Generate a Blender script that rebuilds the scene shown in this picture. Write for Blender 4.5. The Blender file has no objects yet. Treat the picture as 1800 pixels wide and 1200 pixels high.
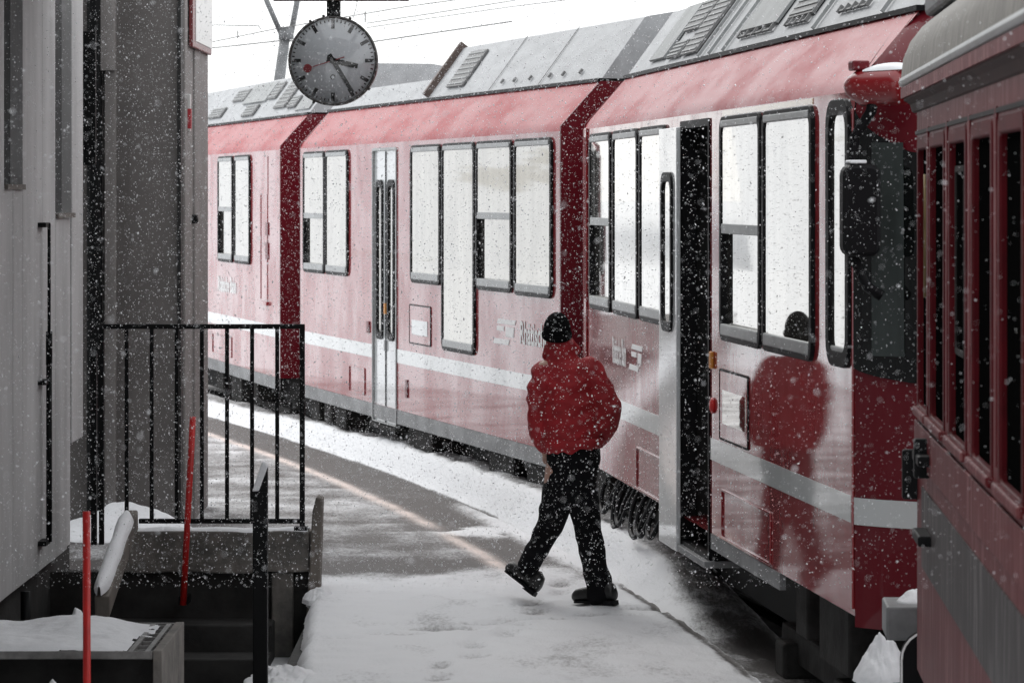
import bpy, bmesh, math, random
import numpy as np
from mathutils import Vector, Matrix, noise as mnoise

random.seed(7)
R = math.radians
scene = bpy.context.scene
col = scene.collection

# ------------------------------------------------------------------ camera
cam_d = bpy.data.cameras.new("camera")
cam = bpy.data.objects.new("camera", cam_d)
col.objects.link(cam)
cam.location = (0, 0, 2.5)
cam.rotation_euler = (R(90), 0, 0)
cam_d.lens = 120
cam_d.sensor_width = 36
cam_d.shift_y = -0.143          # a level camera with a falling lens: verticals stay upright
cam_d.clip_start = 0.1
cam_d.clip_end = 3000
cam_d.dof.use_dof = True
cam_d.dof.focus_distance = 20.0
cam_d.dof.aperture_fstop = 9.0
scene.camera = cam

# ------------------------------------------------------------------ sky, sun, exposure
SUN_EL, SUN_ROT = 42, -25       # behind thick cloud, ahead and to the left
world = bpy.data.worlds.new("World")
scene.world = world
world.use_nodes = True
wn, wl = world.node_tree.nodes, world.node_tree.links
wn.clear()
sky = wn.new("ShaderNodeTexSky")
sky.sky_type = 'NISHITA'
sky.sun_disc = False
sky.sun_elevation = R(SUN_EL)
sky.sun_rotation = R(SUN_ROT)
mixw = wn.new("ShaderNodeMix")
mixw.data_type = 'RGBA'
mixw.inputs[0].default_value = 0.93         # a closed cloud layer over the blue sky
wl.new(sky.outputs[0], mixw.inputs[6])
mixw.inputs[7].default_value = (14.0, 14.2, 14.4, 1)
bg = wn.new("ShaderNodeBackground")
bg.inputs[1].default_value = 0.10
wl.new(mixw.outputs[2], bg.inputs[0])
wo = wn.new("ShaderNodeOutputWorld")
wl.new(bg.outputs[0], wo.inputs[0])

sun_d = bpy.data.lights.new("sun", 'SUN')
sun_d.energy = 0.8
sun_d.angle = R(25)
sun_d.color = (1.0, 0.97, 0.92)
sun = bpy.data.objects.new("sun", sun_d)
col.objects.link(sun)
_sd = Vector((math.sin(R(SUN_ROT)) * math.cos(R(SUN_EL)), math.cos(R(SUN_ROT)) * math.cos(R(SUN_EL)), math.sin(R(SUN_EL))))
sun.rotation_euler = _sd.to_track_quat('Z', 'Y').to_euler()

scene.view_settings.view_transform = 'Standard'
scene.view_settings.look = 'None'
scene.view_settings.gamma = 1.0
scene.view_settings.use_curve_mapping = False
scene.view_settings.exposure = 0.28
scene.cycles.max_bounces = 8
scene.cycles.sample_clamp_indirect = 8.0
scene.cycles.use_denoising = True

# ------------------------------------------------------------------ helpers
def tag(o, label=None, cat=None, group=None, kind=None):
    if label: o['label'] = label
    if cat: o['category'] = cat
    if group: o['group'] = group
    if kind: o['kind'] = kind
    return o

def empty(name, loc=(0, 0, 0), rotz=0.0):
    o = bpy.data.objects.new(name, None)
    col.objects.link(o)
    o.location = loc
    o.rotation_euler = (0, 0, rotz)
    o.empty_display_size = 0.2
    return o

class MB:
    def __init__(self):
        self.v, self.f, self.s = [], [], []
    def face(self, pts, smooth=False):
        b = len(self.v)
        self.v.extend([tuple(p) for p in pts])
        self.f.append(list(range(b, b + len(pts))))
        self.s.append(smooth)
        return self
    def add(self, verts, faces, smooth=False, M=None):
        b = len(self.v)
        for p in verts:
            if M is not None:
                p = M @ Vector(p)
            self.v.append(tuple(p))
        for f in faces:
            self.f.append([b + i for i in f])
            self.s.append(smooth)
        return self
    def box(self, x0, x1, y0, y1, z0, z1, M=None):
        v = [(x0, y0, z0), (x1, y0, z0), (x1, y1, z0), (x0, y1, z0), (x0, y0, z1), (x1, y0, z1), (x1, y1, z1), (x0, y1, z1)]
        f = [(0, 3, 2, 1), (4, 5, 6, 7), (0, 1, 5, 4), (1, 2, 6, 5), (2, 3, 7, 6), (3, 0, 4, 7)]
        return self.add(v, f, False, M)
    def prism(self, poly, fn, a0, a1, smooth=False):
        """extrude a 2-D polygon; fn(u, v, a) -> 3-D point"""
        n = len(poly)
        v = [fn(u, w, a0) for u, w in poly] + [fn(u, w, a1) for u, w in poly]
        f = [tuple(range(n))[::-1], tuple(range(n, 2 * n))]
        self.add(v, f)
        b = len(self.v) - 2 * n
        for i in range(n):
            j = (i + 1) % n
            self.f.append([b + i, b + j, b + n + j, b + n + i]); self.s.append(smooth)
        return self
    def ringprism(self, outer, inner, fn, a0, a1):
        n = len(outer)
        v = [fn(u, w, a0) for u, w in outer] + [fn(u, w, a0) for u, w in inner] + [fn(u, w, a1) for u, w in outer] + [fn(u, w, a1) for u, w in inner]
        f = []
        for i in range(n):
            j = (i + 1) % n
            f += [(i, j, n + j, n + i), (2 * n + i, 3 * n + i, 3 * n + j, 2 * n + j), (i, 2 * n + i, 2 * n + j, j), (n + i, n + j, 3 * n + j, 3 * n + i)]
        return self.add(v, f)
    def loft(self, rings, closed=True, caps=True, smooth=True):
        n = len(rings[0])
        v = [p for r in rings for p in r]
        f = []
        for k in range(len(rings) - 1):
            for i in range(n if closed else n - 1):
                j = (i + 1) % n
                f.append((k * n + i, k * n + j, (k + 1) * n + j, (k + 1) * n + i))
        if caps:
            f.append(tuple(range(n))[::-1])
            f.append(tuple(range((len(rings) - 1) * n, len(rings) * n)))
        return self.add(v, f, smooth)
    def tube(self, pts, r, n=8, caps=True):
        pts = [Vector(p) for p in pts]
        rs = r if isinstance(r, (list, tuple)) else [r] * len(pts)
        rings = []
        up = None
        for i, p in enumerate(pts):
            d = (pts[min(i + 1, len(pts) - 1)] - pts[max(i - 1, 0)]).normalized()
            if up is None:
                up = Vector((0, 0, 1)) if abs(d.z) < .9 else Vector((1, 0, 0))
            a = d.cross(up)
            if a.length < 1e-5:
                a = d.orthogonal()
            a.normalize()
            b = a.cross(d).normalized()
            up = b
            rings.append([p + (a * math.cos(2 * math.pi * k / n) + b * math.sin(2 * math.pi * k / n)) * rs[i] for k in range(n)])
        return self.loft(rings, True, caps, True)
    def lathe(self, prof, M, n=32, smooth=True):
        """profile of (radius, z) about local z"""
        rings = [[M @ Vector((r * math.cos(2 * math.pi * k / n), r * math.sin(2 * math.pi * k / n), z)) for k in range(n)] for r, z in prof]
        return self.loft(rings, True, True, smooth)
    def build(self, name, mat, parent=None, bevel=0.0, fix=True, auto=None):
        me = bpy.data.meshes.new(name)
        me.from_pydata(self.v, [], self.f)
        if len(self.s) == len(self.f):
            me.polygons.foreach_set('use_smooth', self.s)
        if fix:
            bm = bmesh.new(); bm.from_mesh(me)
            bmesh.ops.recalc_face_normals(bm, faces=bm.faces)
            bm.to_mesh(me); bm.free()
        me.materials.append(mat)
        me.update()
        o = bpy.data.objects.new(name, me)
        col.objects.link(o)
        if parent: o.parent = parent
        if bevel:
            m = o.modifiers.new("bevel", 'BEVEL'); m.width = bevel; m.segments = 2; m.limit_method = 'ANGLE'; m.angle_limit = R(40)
        return o

def rr(x0, x1, z0, z1, r, n=4):
    pts = []
    for cx, cz, a0 in ((x1 - r, z1 - r, 0), (x0 + r, z1 - r, 90), (x0 + r, z0 + r, 180), (x1 - r, z0 + r, 270)):
        for k in range(n + 1):
            a = R(a0 + 90 * k / n)
            pts.append((cx + r * math.cos(a), cz + r * math.sin(a)))
    return pts

def sidefn(u, w, a):            # car side: u along the car, w up, a inwards
    return (u, a, w)

def text_mesh(body, size, name, mat, parent, fn, depth=.003, shear=0.0, bold=0.0):
    cu = bpy.data.curves.new("txt", 'FONT')
    cu.body = body; cu.size = size; cu.shear = shear; cu.offset = bold
    cu.resolution_u = 3
    to = bpy.data.objects.new("txt", cu)
    me = bpy.data.meshes.new_from_object(to)
    vs = [v.co.copy() for v in me.vertices]
    for v, c in zip(me.vertices, vs):
        v.co = fn(c.x, c.y, -depth)
    me.name = name
    me.materials.clear(); me.materials.append(mat)
    bpy.data.objects.remove(to); bpy.data.curves.remove(cu)
    o = bpy.data.objects.new(name, me); col.objects.link(o)
    if parent: o.parent = parent
    return o

# ------------------------------------------------------------------ materials
def mat(name, color, rough=.5, metal=0., ior=1.5, coat=0., coat_rough=.05, coat_ior=1.5, var=.0, vscale=6., vstretch=(1, 1, 1),
        color2=None, bump=0., bscale=60., bstretch=(1, 1, 1), rough_var=0., trans=0.0, coords='Object'):
    m = bpy.data.materials.new(name); m.use_nodes = True
    nt = m.node_tree; N, L = nt.nodes, nt.links
    b = N["Principled BSDF"]
    b.inputs['Base Color'].default_value = (*color, 1)
    b.inputs['Roughness'].default_value = rough
    b.inputs['Metallic'].default_value = metal
    b.inputs['IOR'].default_value = ior
    b.inputs['Coat Weight'].default_value = coat
    b.inputs['Coat Roughness'].default_value = coat_rough
    b.inputs['Coat IOR'].default_value = coat_ior
    tc = N.new("ShaderNodeTexCoord")
    def nz(scale, stretch, detail=5.):
        mp = N.new("ShaderNodeMapping"); mp.inputs['Scale'].default_value = stretch
        L.new(tc.outputs[coords], mp.inputs[0])
        n = N.new("ShaderNodeTexNoise"); n.inputs['Scale'].default_value = scale; n.inputs['Detail'].default_value = detail
        n.inputs['Roughness'].default_value = .62
        L.new(mp.outputs[0], n.inputs[0])
        return n
    if var or color2:
        n = nz(vscale, vstretch)
        rmp = N.new("ShaderNodeValToRGB")
        rmp.color_ramp.elements[0].position = .36; rmp.color_ramp.elements[1].position = .68
        c2 = color2 or tuple(min(1, c * (1 + var)) for c in color)
        c1 = color if color2 else tuple(c * (1 - var) for c in color)
        rmp.color_ramp.elements[0].color = (*c1, 1); rmp.color_ramp.elements[1].color = (*c2, 1)
        L.new(n.outputs[0], rmp.inputs[0]); L.new(rmp.outputs[0], b.inputs['Base Color'])
        if rough_var:
            mr = N.new("ShaderNodeMapRange"); mr.inputs[1].default_value = .3; mr.inputs[2].default_value = .7
            mr.inputs[3].default_value = rough - rough_var; mr.inputs[4].default_value = rough + rough_var
            L.new(n.outputs[0], mr.inputs[0]); L.new(mr.outputs[0], b.inputs['Roughness'])
    if bump:
        n = nz(bscale, bstretch, 3.)
        bp = N.new("ShaderNodeBump"); bp.inputs['Strength'].default_value = bump; bp.inputs['Distance'].default_value = .01
        L.new(n.outputs[0], bp.inputs['Height']); L.new(bp.outputs[0], b.inputs['Normal'])
        if coat: L.new(bp.outputs[0], b.inputs['Coat Normal'])
    return m

def paint(name, color, frost=(.62, .5, .5), amount=.12, coat_ior=1.62, coat_rough=.010, matte=.55, mstretch=(.9, 1, .5), streak=7., coat=1.0, sharp=False):
    """wet gloss paint with a thin wash of frozen spray running down it"""
    m = bpy.data.materials.new(name); m.use_nodes = True
    N, L = m.node_tree.nodes, m.node_tree.links
    b = N["Principled BSDF"]
    tc = N.new("ShaderNodeTexCoord")
    def nz(scale, stretch, detail=6., rgh=.6):
        mp = N.new("ShaderNodeMapping"); mp.inputs['Scale'].default_value = stretch
        L.new(tc.outputs['Object'], mp.inputs[0])
        n = N.new("ShaderNodeTexNoise"); n.inputs['Scale'].default_value = scale; n.inputs['Detail'].default_value = detail
        n.inputs['Roughness'].default_value = rgh
        L.new(mp.outputs[0], n.inputs[0]); return n
    a = nz(1.2, (1, 1, .8)); st = nz(streak, (1, 1, .07), 5.); fine = nz(240., (1, 1, 1), 2., .7)
    def mrange(sock, lo, hi, o0, o1):
        r = N.new("ShaderNodeMapRange"); r.inputs[1].default_value = lo; r.inputs[2].default_value = hi
        r.inputs[3].default_value = o0; r.inputs[4].default_value = o1
        L.new(sock, r.inputs[0]); return r.outputs[0]
    def mth(op, x, y):
        q = N.new("ShaderNodeMath"); q.operation = op
        for i, s in enumerate((x, y)):
            if isinstance(s, (int, float)): q.inputs[i].default_value = s
            else: L.new(s, q.inputs[i])
        return q.outputs[0]
    w = mth('MULTIPLY', mrange(a.outputs[0], .38, .7, .15, 1.), mrange(st.outputs[0], .50 if sharp else .35, .63 if sharp else .65, .0 if sharp else .25, 1.))
    w = mth('MULTIPLY', w, mrange(fine.outputs[0], .35, .6, .55, 1.))
    w = mth('MULTIPLY', w, amount)
    mx = N.new("ShaderNodeMix"); mx.data_type = 'RGBA'
    mx.inputs[6].default_value = (*color, 1); mx.inputs[7].default_value = (*frost, 1)
    L.new(w, mx.inputs[0]); L.new(mx.outputs[2], b.inputs['Base Color'])
    b.inputs['Roughness'].default_value = .5
    b.inputs['Specular IOR Level'].default_value = .15
    pt = nz(1.6, mstretch, 7., .68)
    cw = mrange(pt.outputs[0], .44, .60, coat, coat * (1 - matte))
    L.new(cw, b.inputs['Coat Weight'])
    b.inputs['Coat IOR'].default_value = coat_ior
    L.new(mrange(st.outputs[0], .35, .7, coat_rough, coat_rough + .03), b.inputs['Coat Roughness'])
    bp = N.new("ShaderNodeBump"); bp.inputs['Strength'].default_value = .035; bp.inputs['Distance'].default_value = .002
    drops = nz(90., (1, 1, .35), 3.)
    L.new(drops.outputs[0], bp.inputs['Height'])
    L.new(bp.outputs[0], b.inputs['Normal']); L.new(bp.outputs[0], b.inputs['Coat Normal'])
    return m

M_RED = paint("red_train_paint", (.235, .004, .009), coat_ior=1.68, matte=.36, amount=.05, coat_rough=.006)
M_REDTOP = paint("red_roof_slope_paint", (.30, .005, .011), amount=.24, coat_rough=.24, coat_ior=1.4, coat=.5, matte=.7, mstretch=(.45, 1.2, 1.2))
M_DKRED = paint("shade_dark_red_paint", (.115, .002, .008), amount=.04, coat=.4)  # train red darkened: weaker reflection on ends and nose put into colour
M_STRIPE = paint("silver_stripe_paint", (.55, .57, .57), (.7, .7, .7), matte=.3)
M_DOOR = paint("pale_grey_door_paint", (.55, .57, .58), (.7, .7, .7), matte=.3)
M_ROOF = mat("grey_roof_cover", (.36, .37, .38), .55, var=.12, vscale=3, vstretch=(1, 3, 3), bump=.12, bscale=90)
M_ROOFP = mat("grey_roof_panel", (.27, .28, .28), .6, var=.15, vscale=5, bump=.1)
M_GRILLE = mat("dark_roof_grille", (.17, .17, .17), .6)
M_RUBBER = mat("black_rubber", (.006, .006, .007), .5, ior=1.22, bump=.05)
M_GLASS = mat("train_window_glass", (.41, .395, .36), .02, metal=.9, var=.13, vscale=2.4, vstretch=(3, 1, .5), ior=2.0, bump=.014, bscale=2.2, bstretch=(1, 1, .5))
M_DGLASS = mat("dark_window_glass", (.006, .007, .007), .04, ior=1.45, bump=.01, bscale=3)
M_CGLASS = mat("coach_window_dark", (.003, .003, .003), .2, ior=1.3)
M_CGLASS.node_tree.nodes['Principled BSDF'].inputs['Specular IOR Level'].default_value = .0  # no reflection: black panes stand in for the dark of open windows
M_SILL = mat("grey_window_rail", (.30, .31, .31), .4, metal=.2, var=.15)
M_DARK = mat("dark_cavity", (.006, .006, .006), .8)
M_UNDER = mat("grimy_underframe", (.012, .0115, .011), .8, ior=1.25, var=.5, vscale=4, color2=(.038, .037, .036), bump=.3, bscale=30)
M_SKIRT = mat("grey_skirt", (.19, .195, .20), .5, var=.35, vscale=3, bump=.1)
M_BLACKMETAL = mat("black_painted_steel", (.006, .0065, .007), .5, ior=1.22, bump=.06, bscale=80)
M_WHITE = mat("white_print", (.80, .80, .80), .5)
M_OLD = paint("old_coach_red_paint", (.10, .006, .009), (.40, .20, .20), amount=.9, coat_ior=1.3, coat_rough=.2, streak=26., coat=.10, sharp=True)
M_OLDJAMB = mat("dark_red_window_reveal", (.075, .003, .006), .5, ior=1.2, var=.25, vscale=5)
M_OLDROOF = mat("weathered_coach_roof", (.20, .188, .17), .6, var=.35, vscale=6, vstretch=(5, 1, 1), bump=.2, bscale=30)
M_OLDGREY = paint("old_coach_grey_reflection", (.030, .024, .024), (.28, .26, .26), amount=.9, coat_ior=1.3, coat_rough=.2, streak=26., coat=.10, sharp=True)
M_EAVE = mat("dark_brown_eave", (.035, .016, .015), .6, ior=1.3, var=.3)
M_SCREEN = mat("grey_green_reflection", (.050, .060, .058), .35, ior=1.3, var=.3, vscale=4, vstretch=(1, 1, .1))
M_BRASS = mat("brass_bar", (.16, .115, .05), .35, metal=.6)
M_BLDA = mat("grey_painted_boards", (.43, .43, .432), .7, var=.16, vscale=2.5, vstretch=(1, 1, .25), bump=.12, bscale=40, bstretch=(1, 1, .1))
M_BLDB = mat("brown_grey_render", (.125, .116, .112), .8, var=.14, vscale=2.2, bump=.25, bscale=120)
M_BLDB2 = mat("light_brown_grey_trim", (.21, .198, .192), .75, var=.12, vscale=3, bump=.15, bscale=90)
M_CONC = mat("stained_concrete", (.10, .097, .09), .85, var=.5, vscale=5, color2=(.24, .22, .20), bump=.5, bscale=25)
M_DCONC = mat("shade_dark_concrete", (.028, .027, .026), .85, var=.5, vscale=3, bump=.4, bscale=20)  # concrete darkened to carry the stairwell's shade; house footing uses it too
M_WOOD = mat("weathered_timber", (.13, .115, .10), .8, var=.35, vscale=6, vstretch=(1, 1, .2), bump=.4, bscale=30)
M_REDPOLE = mat("red_snow_stake_paint", (.50, .012, .010), .45, var=.2, vscale=8, bump=.05)
M_POD = mat("red_pod_shell", (.20, .005, .008), .35, coat=.5, coat_rough=.1)
M_STEEL = mat("galvanised_grating", (.20, .195, .19), .5, metal=.5, var=.3, vscale=12, bump=.1)
M_CLOCKRIM = mat("dark_clock_casing", (.045, .042, .04), .4, metal=.4)
M_DIAL = mat("grey_clock_dial", (.80, .83, .86), .6, var=.04, vscale=4)
M_INK = mat("black_clock_mark", (.006, .006, .006), .6)
M_CLOCKRED = mat("red_second_hand", (.35, .02, .03), .5)
M_BEAM = mat("brown_canopy_steel", (.10, .07, .06), .6, var=.2, vscale=4)
M_CANOPY = mat("dark_canopy_underside", (.05, .048, .046), .8, var=.2)
M_SIGN = mat("white_sign_face", (.56, .56, .55), .35)
M_SIGNRED = mat("maroon_sign_frame", (.14, .015, .018), .4)
M_MAST = mat("grey_mast_steel", (.16, .165, .17), .55, metal=.3, var=.2)
M_WIRE = mat("overhead_wire", (.10, .10, .10), .5)
M_FLAKE = mat("snowflake", (.92, .93, .95), .7)
M_ORANGE = mat("orange_marker", (.55, .22, .03), .5)

def snow_mat(name, base=(.74, .75, .77), bump=.35, bscale=35):
    m = mat(name, base, .7, var=.03, vscale=2.5, bump=bump, bscale=bscale)
    return m
M_SNOW = snow_mat("snow")

def ground_mat(name):
    """asphalt with snow lying where the mesh's 'snow' layer says, edge broken up by noise"""
    m = bpy.data.materials.new(name); m.use_nodes = True
    N, L = m.node_tree.nodes, m.node_tree.links
    b = N["Principled BSDF"]
    at = N.new("ShaderNodeAttribute"); at.attribute_name = "snow"
    tc = N.new("ShaderNodeTexCoord")
    def nz(scale, stretch, det=6.):
        mp = N.new("ShaderNodeMapping"); mp.inputs['Scale'].default_value = stretch
        L.new(tc.outputs['Object'], mp.inputs[0])
        n = N.new("ShaderNodeTexNoise"); n.inputs['Scale'].default_value = scale; n.inputs['Detail'].default_value = det
        n.inputs['Roughness'].default_value = .65
        L.new(mp.outputs[0], n.inputs[0]); return n
    n1 = nz(3.5, (1, .55, 1)); n2 = nz(38., (1, .4, 1), 4.)
    def mth(op, x, y, clamp=False):
        q = N.new("ShaderNodeMath"); q.operation = op; q.use_clamp = clamp
        for i, s in enumerate((x, y)):
            if isinstance(s, (int, float)): q.inputs[i].default_value = s
            else: L.new(s, q.inputs[i])
        return q.outputs[0]
    e = mth('ADD', mth('MULTIPLY', mth('SUBTRACT', n1.outputs[0], .5), 1.1), mth('MULTIPLY', mth('SUBTRACT', n2.outputs[0], .5), .9))
    cov = mth('ADD', at.outputs['Fac'], mth('MULTIPLY', e, .75))
    r = N.new("ShaderNodeMapRange"); r.interpolation_type = 'SMOOTHSTEP'
    r.inputs[1].default_value = .18; r.inputs[2].default_value = .88
    L.new(cov, r.inputs[0])
    asp = N.new("ShaderNodeMix"); asp.data_type = 'RGBA'
    asp.inputs[6].default_value = (.040, .036, .035, 1); asp.inputs[7].default_value = (.088, .078, .075, 1)
    n3 = nz(160., (1, 1, 1), 3.)
    L.new(n3.outputs[0], asp.inputs[0])
    mx = N.new("ShaderNodeMix"); mx.data_type = 'RGBA'
    L.new(r.outputs[0], mx.inputs[0]); L.new(asp.outputs[2], mx.inputs[6]); mx.inputs[7].default_value = (.72, .73, .75, 1)
    la = N.new("ShaderNodeAttribute"); la.attribute_name = "line"
    m2 = N.new("ShaderNodeMix"); m2.data_type = 'RGBA'
    L.new(mth('MULTIPLY', la.outputs['Fac'], mth('ADD', mth('MULTIPLY', n2.outputs[0], 1.0), .35, True)), m2.inputs[0])
    L.new(mx.outputs[2], m2.inputs[6]); m2.inputs[7].default_value = (.76, .65, .60, 1)
    L.new(m2.outputs[2], b.inputs['Base Color'])
    b.inputs['Roughness'].default_value = .65
    bp = N.new("ShaderNodeBump"); bp.inputs['Strength'].default_value = .35; bp.inputs['Distance'].default_value = .02
    L.new(mth('ADD', r.outputs[0], mth('MULTIPLY', n2.outputs[0], .8)), bp.inputs['Height'])
    L.new(bp.outputs[0], b.inputs['Normal'])
    return m
M_GROUND = ground_mat("snowy_asphalt")

# ------------------------------------------------------------------ the ground
_EY = np.array([17.5, 18.4, 19.8, 21.8, 28.5, 34.4, 38.8]); _EX = np.array([1.27, 1.162, 1.046, .709, -.63, -2.15, -3.54])
_EP = np.polyfit(_EY, _EX, 3)
_ED = np.polyder(_EP)
def edge_x(y):
    """platform edge: X at depth y, straight on beyond the stretch in view"""
    y = np.asarray(y, float)
    yc = np.clip(y, 17.0, 40.0)
    return np.polyval(_EP, yc) + np.polyval(_ED, yc) * (y - yc)
def edge_c(y):
    yc = np.clip(np.asarray(y, float), 17.0, 40.0)
    return 1 / np.sqrt(1 + np.polyval(_ED, yc) ** 2)

def fbm(x, y, s, seed=0, octv=4):
    out = np.zeros_like(x)
    it = np.nditer([x, y, out], op_flags=[['readonly'], ['readonly'], ['writeonly']])
    for a, b_, c in it:
        c[...] = mnoise.fractal(Vector((float(a) * s, float(b_) * s, seed * 13.7)), 1.0, 2.0, octv)
    return out

def sstep(a, b, x):
    t = np.clip((x - a) / (b - a), 0, 1)
    return t * t * (3 - 2 * t)

def grid_obj(name, X, Y, Z, mat_, snow=None, kind='structure', mask=None, line=None):
    h, w = X.shape
    v = np.stack([X, Y, Z], -1).reshape(-1, 3)
    i = np.arange(h * w).reshape(h, w)
    q = np.stack([i[:-1, :-1], i[:-1, 1:], i[1:, 1:], i[1:, :-1]], -1).reshape(-1, 4)
    if mask is not None:
        q = q[mask[:-1, :-1].reshape(-1)]
    me = bpy.data.meshes.new(name)
    me.from_pydata(v.tolist(), [], q.tolist())
    me.polygons.foreach_set('use_smooth', [True] * len(q))
    if snow is not None:
        a = me.attributes.new("snow", 'FLOAT', 'POINT')
        a.data.foreach_set('value', snow.reshape(-1).astype(np.float32))
    if line is not None:
        a = me.attributes.new('line', 'FLOAT', 'POINT')
        a.data.foreach_set('value', line.reshape(-1).astype(np.float32))
    bm = bmesh.new(); bm.from_mesh(me)
    bmesh.ops.recalc_face_normals(bm, faces=bm.faces)
    if sum(f.normal.z for f in bm.faces) < 0:
        bmesh.ops.reverse_faces(bm, faces=bm.faces)
    bm.to_mesh(me); bm.free()
    me.materials.append(mat_)
    o = bpy.data.objects.new(name, me); col.objects.link(o)
    if kind: o['kind'] = kind
    return o

_pr = random.Random(5)
PRINTS = []
for k in range(13):                # two faint old trails across the near snow
    PRINTS.append((-.55 + .085 * k + .10 * (k % 2), 17.2 + .52 * k * .9, 1.35 + _pr.uniform(-.2, .2)))
    PRINTS.append((-.95 + .16 * k, 19.3 + .10 * k + .16 * (k % 2), .15 + _pr.uniform(-.25, .25)))
def platform_fields(Y, D, X):
    line_d = .60
    n1 = fbm(X, Y * .5, .9, 1); n2 = fbm(X * .35, Y * 1.6, 1.4, 2); n3 = fbm(X, Y, 2.6, 3)
    near = 1 - sstep(22.2, 23.0, Y + n1 * .5 - .25 * np.clip(X, -2, 1))
    s = .98 * near + (1 - near) * (.39 + .19 * n2 + .15 * n3)
    # dark wind-swept patch just beyond the snow's edge, by the kerb end
    s -= .42 * np.exp(-((Y - 23.0 - .15 * n1) / .5) ** 2) * sstep(.3, -.6, X) * (1 - near)
    # bare strip between line and edge
    strip = sstep(line_d, line_d - .10, D) * sstep(22.6, 24.2, Y)
    s = s * (1 - strip) + strip * (.10 + .30 * np.clip(n1 + .1, 0, 1))
    # snow blown over the strip near the walker
    drift = np.exp(-((Y - 25.3) / .5) ** 2) * sstep(.05, .35, n3 + .25) * sstep(1.0, .4, D)
    s = np.maximum(s, drift * 1.0)
    spill = sstep(.30, .02, D) * sstep(29.5, 25.0, Y + n1) * sstep(20.8, 22, Y)
    s = np.maximum(s, spill)
    # trampled band, far end
    s += .25 * sstep(31, 36, Y) * (1 - strip)
    # dark seam along the edge where the near snow ends
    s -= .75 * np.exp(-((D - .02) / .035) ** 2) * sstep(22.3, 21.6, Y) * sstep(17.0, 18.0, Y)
    tr = np.zeros_like(X)
    for fx, fy, fa in PRINTS:
        ca_, sa_ = math.cos(fa), math.sin(fa)
        u_ = ((X - fx) * ca_ + (Y - fy) * sa_) / .17; v_ = (-(X - fx) * sa_ + (Y - fy) * ca_) / .075
        tr += np.exp(-(u_ * u_ + v_ * v_) ** 1.5)
    tr = np.clip(tr, 0, 1)
    scuff = np.clip(fbm(X, Y * .6, 1.7, 17) + .12, 0, 1) * near
    s = s - .30 * tr * near - .34 * scuff
    z = -.016 * tr * near + .012 * np.clip(s, 0, 1.2) + .012 * n3 * np.clip(s, 0, 1) + .016 * near * n1 + .010 * near * fbm(X, Y, 5., 9)
    wv = .02 * n1
    ln = np.exp(-((D - line_d - wv) / .058) ** 2) * np.clip(1.1 + .5 * n3, 0, 1.3) * sstep(22.4, 23.2, Y) * (1 - .9 * np.exp(-((Y - 25.4) / .35) ** 2))
    return s, z, ln

rows = np.concatenate([np.arange(4, 15.5, .5), np.arange(15.5, 24, .04), np.arange(24, 27, .07), np.arange(27, 42, .12), np.arange(42, 70.1, 1.0)])
nd = 84
# stretch beside the stairwell: from the track edge to the well's edge; beyond: out to the left
def plat(rows, left, nd):
    Yg = np.repeat(rows[:, None], nd, 1)
    ex = edge_x(rows)[:, None]
    lx = np.array([left(y) for y in rows])[:, None]
    t = np.linspace(0, 1, nd)[None, :] ** 1.6
    Xg = ex + (lx - ex) * t
    D = (ex - Xg) * edge_c(rows)[:, None]
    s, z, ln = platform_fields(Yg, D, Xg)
    return Xg, Yg, z, s, ln
def left_near(y): return -1.29 + (21.6 - y) * .04 + .03 * mnoise.noise(Vector((y * 2.1, 0, 3))) + .012 * mnoise.noise(Vector((y * 9, 0, 5)))
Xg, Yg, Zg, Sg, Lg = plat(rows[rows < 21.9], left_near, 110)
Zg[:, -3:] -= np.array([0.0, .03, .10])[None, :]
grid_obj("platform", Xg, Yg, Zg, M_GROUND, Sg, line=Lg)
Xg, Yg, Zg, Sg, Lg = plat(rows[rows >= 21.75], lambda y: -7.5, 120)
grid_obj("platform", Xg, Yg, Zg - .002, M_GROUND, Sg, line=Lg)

# the edge face of the platform
mb = MB()
er = np.concatenate([np.arange(3, 42, .5), np.arange(42, 70, 2)])
for a, b in zip(er[:-1], er[1:]):
    xa, xb = float(edge_x(a)), float(edge_x(b))
    mb.face([(xa, a, -.02), (xb, b, -.02), (xb, b, -.5), (xa, a, -.5)])
tag(mb.build("platform_edge", M_CONC), kind='structure')

# track side: snow bank along the edge, bed under the trains
def bank_h(y):
    return np.interp(y, [4, 18.0, 19.6, 20.6, 21.6, 26, 31, 34.5, 38, 60], [-.10, -.10, -.08, .06, .22, .27, .24, .18, .15, .15])
rows2 = np.concatenate([np.arange(4, 15, .5), np.arange(15, 30, .1), np.arange(30, 45, .2), np.arange(45, 70.1, 1)])
dcol = np.concatenate([np.linspace(0, .4, 22), np.linspace(.45, 1.0, 8), np.linspace(1.3, 6, 12)])
Yg = np.repeat(rows2[:, None], len(dcol), 1); Dg = np.repeat(dcol[None, :], len(rows2), 0)
Xg = edge_x(rows2)[:, None] + Dg / edge_c(rows2)[:, None]
hb = bank_h(rows2)[:, None]
n1 = fbm(Xg, Yg, 1.3, 11); n2 = fbm(Xg, Yg, 5., 12)
prof = np.where(Dg < .24, sstep(-.02, .24, Dg), 1.0)
base0 = np.where(hb > 0, -.02, -.06 * sstep(0, .03, Dg))
Zg = base0 + (hb - base0) * prof + .028 * n1 * sstep(.0, .1, Dg) + .012 * n2 * sstep(.02, .1, Dg)
fall = sstep(.42, .9, Dg)
Zg = Zg * (1 - fall) + fall * (-.30 + .03 * n2)
k1 = sstep(20.0, 21.2, Yg + .6 * n1)
Sg = (k1 * 1.0 + (1 - k1) * (.66 - .36 * sstep(.0, .30, Dg) + .30 * n1 + .25 * n2)) * (1 - .75 * fall)
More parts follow.
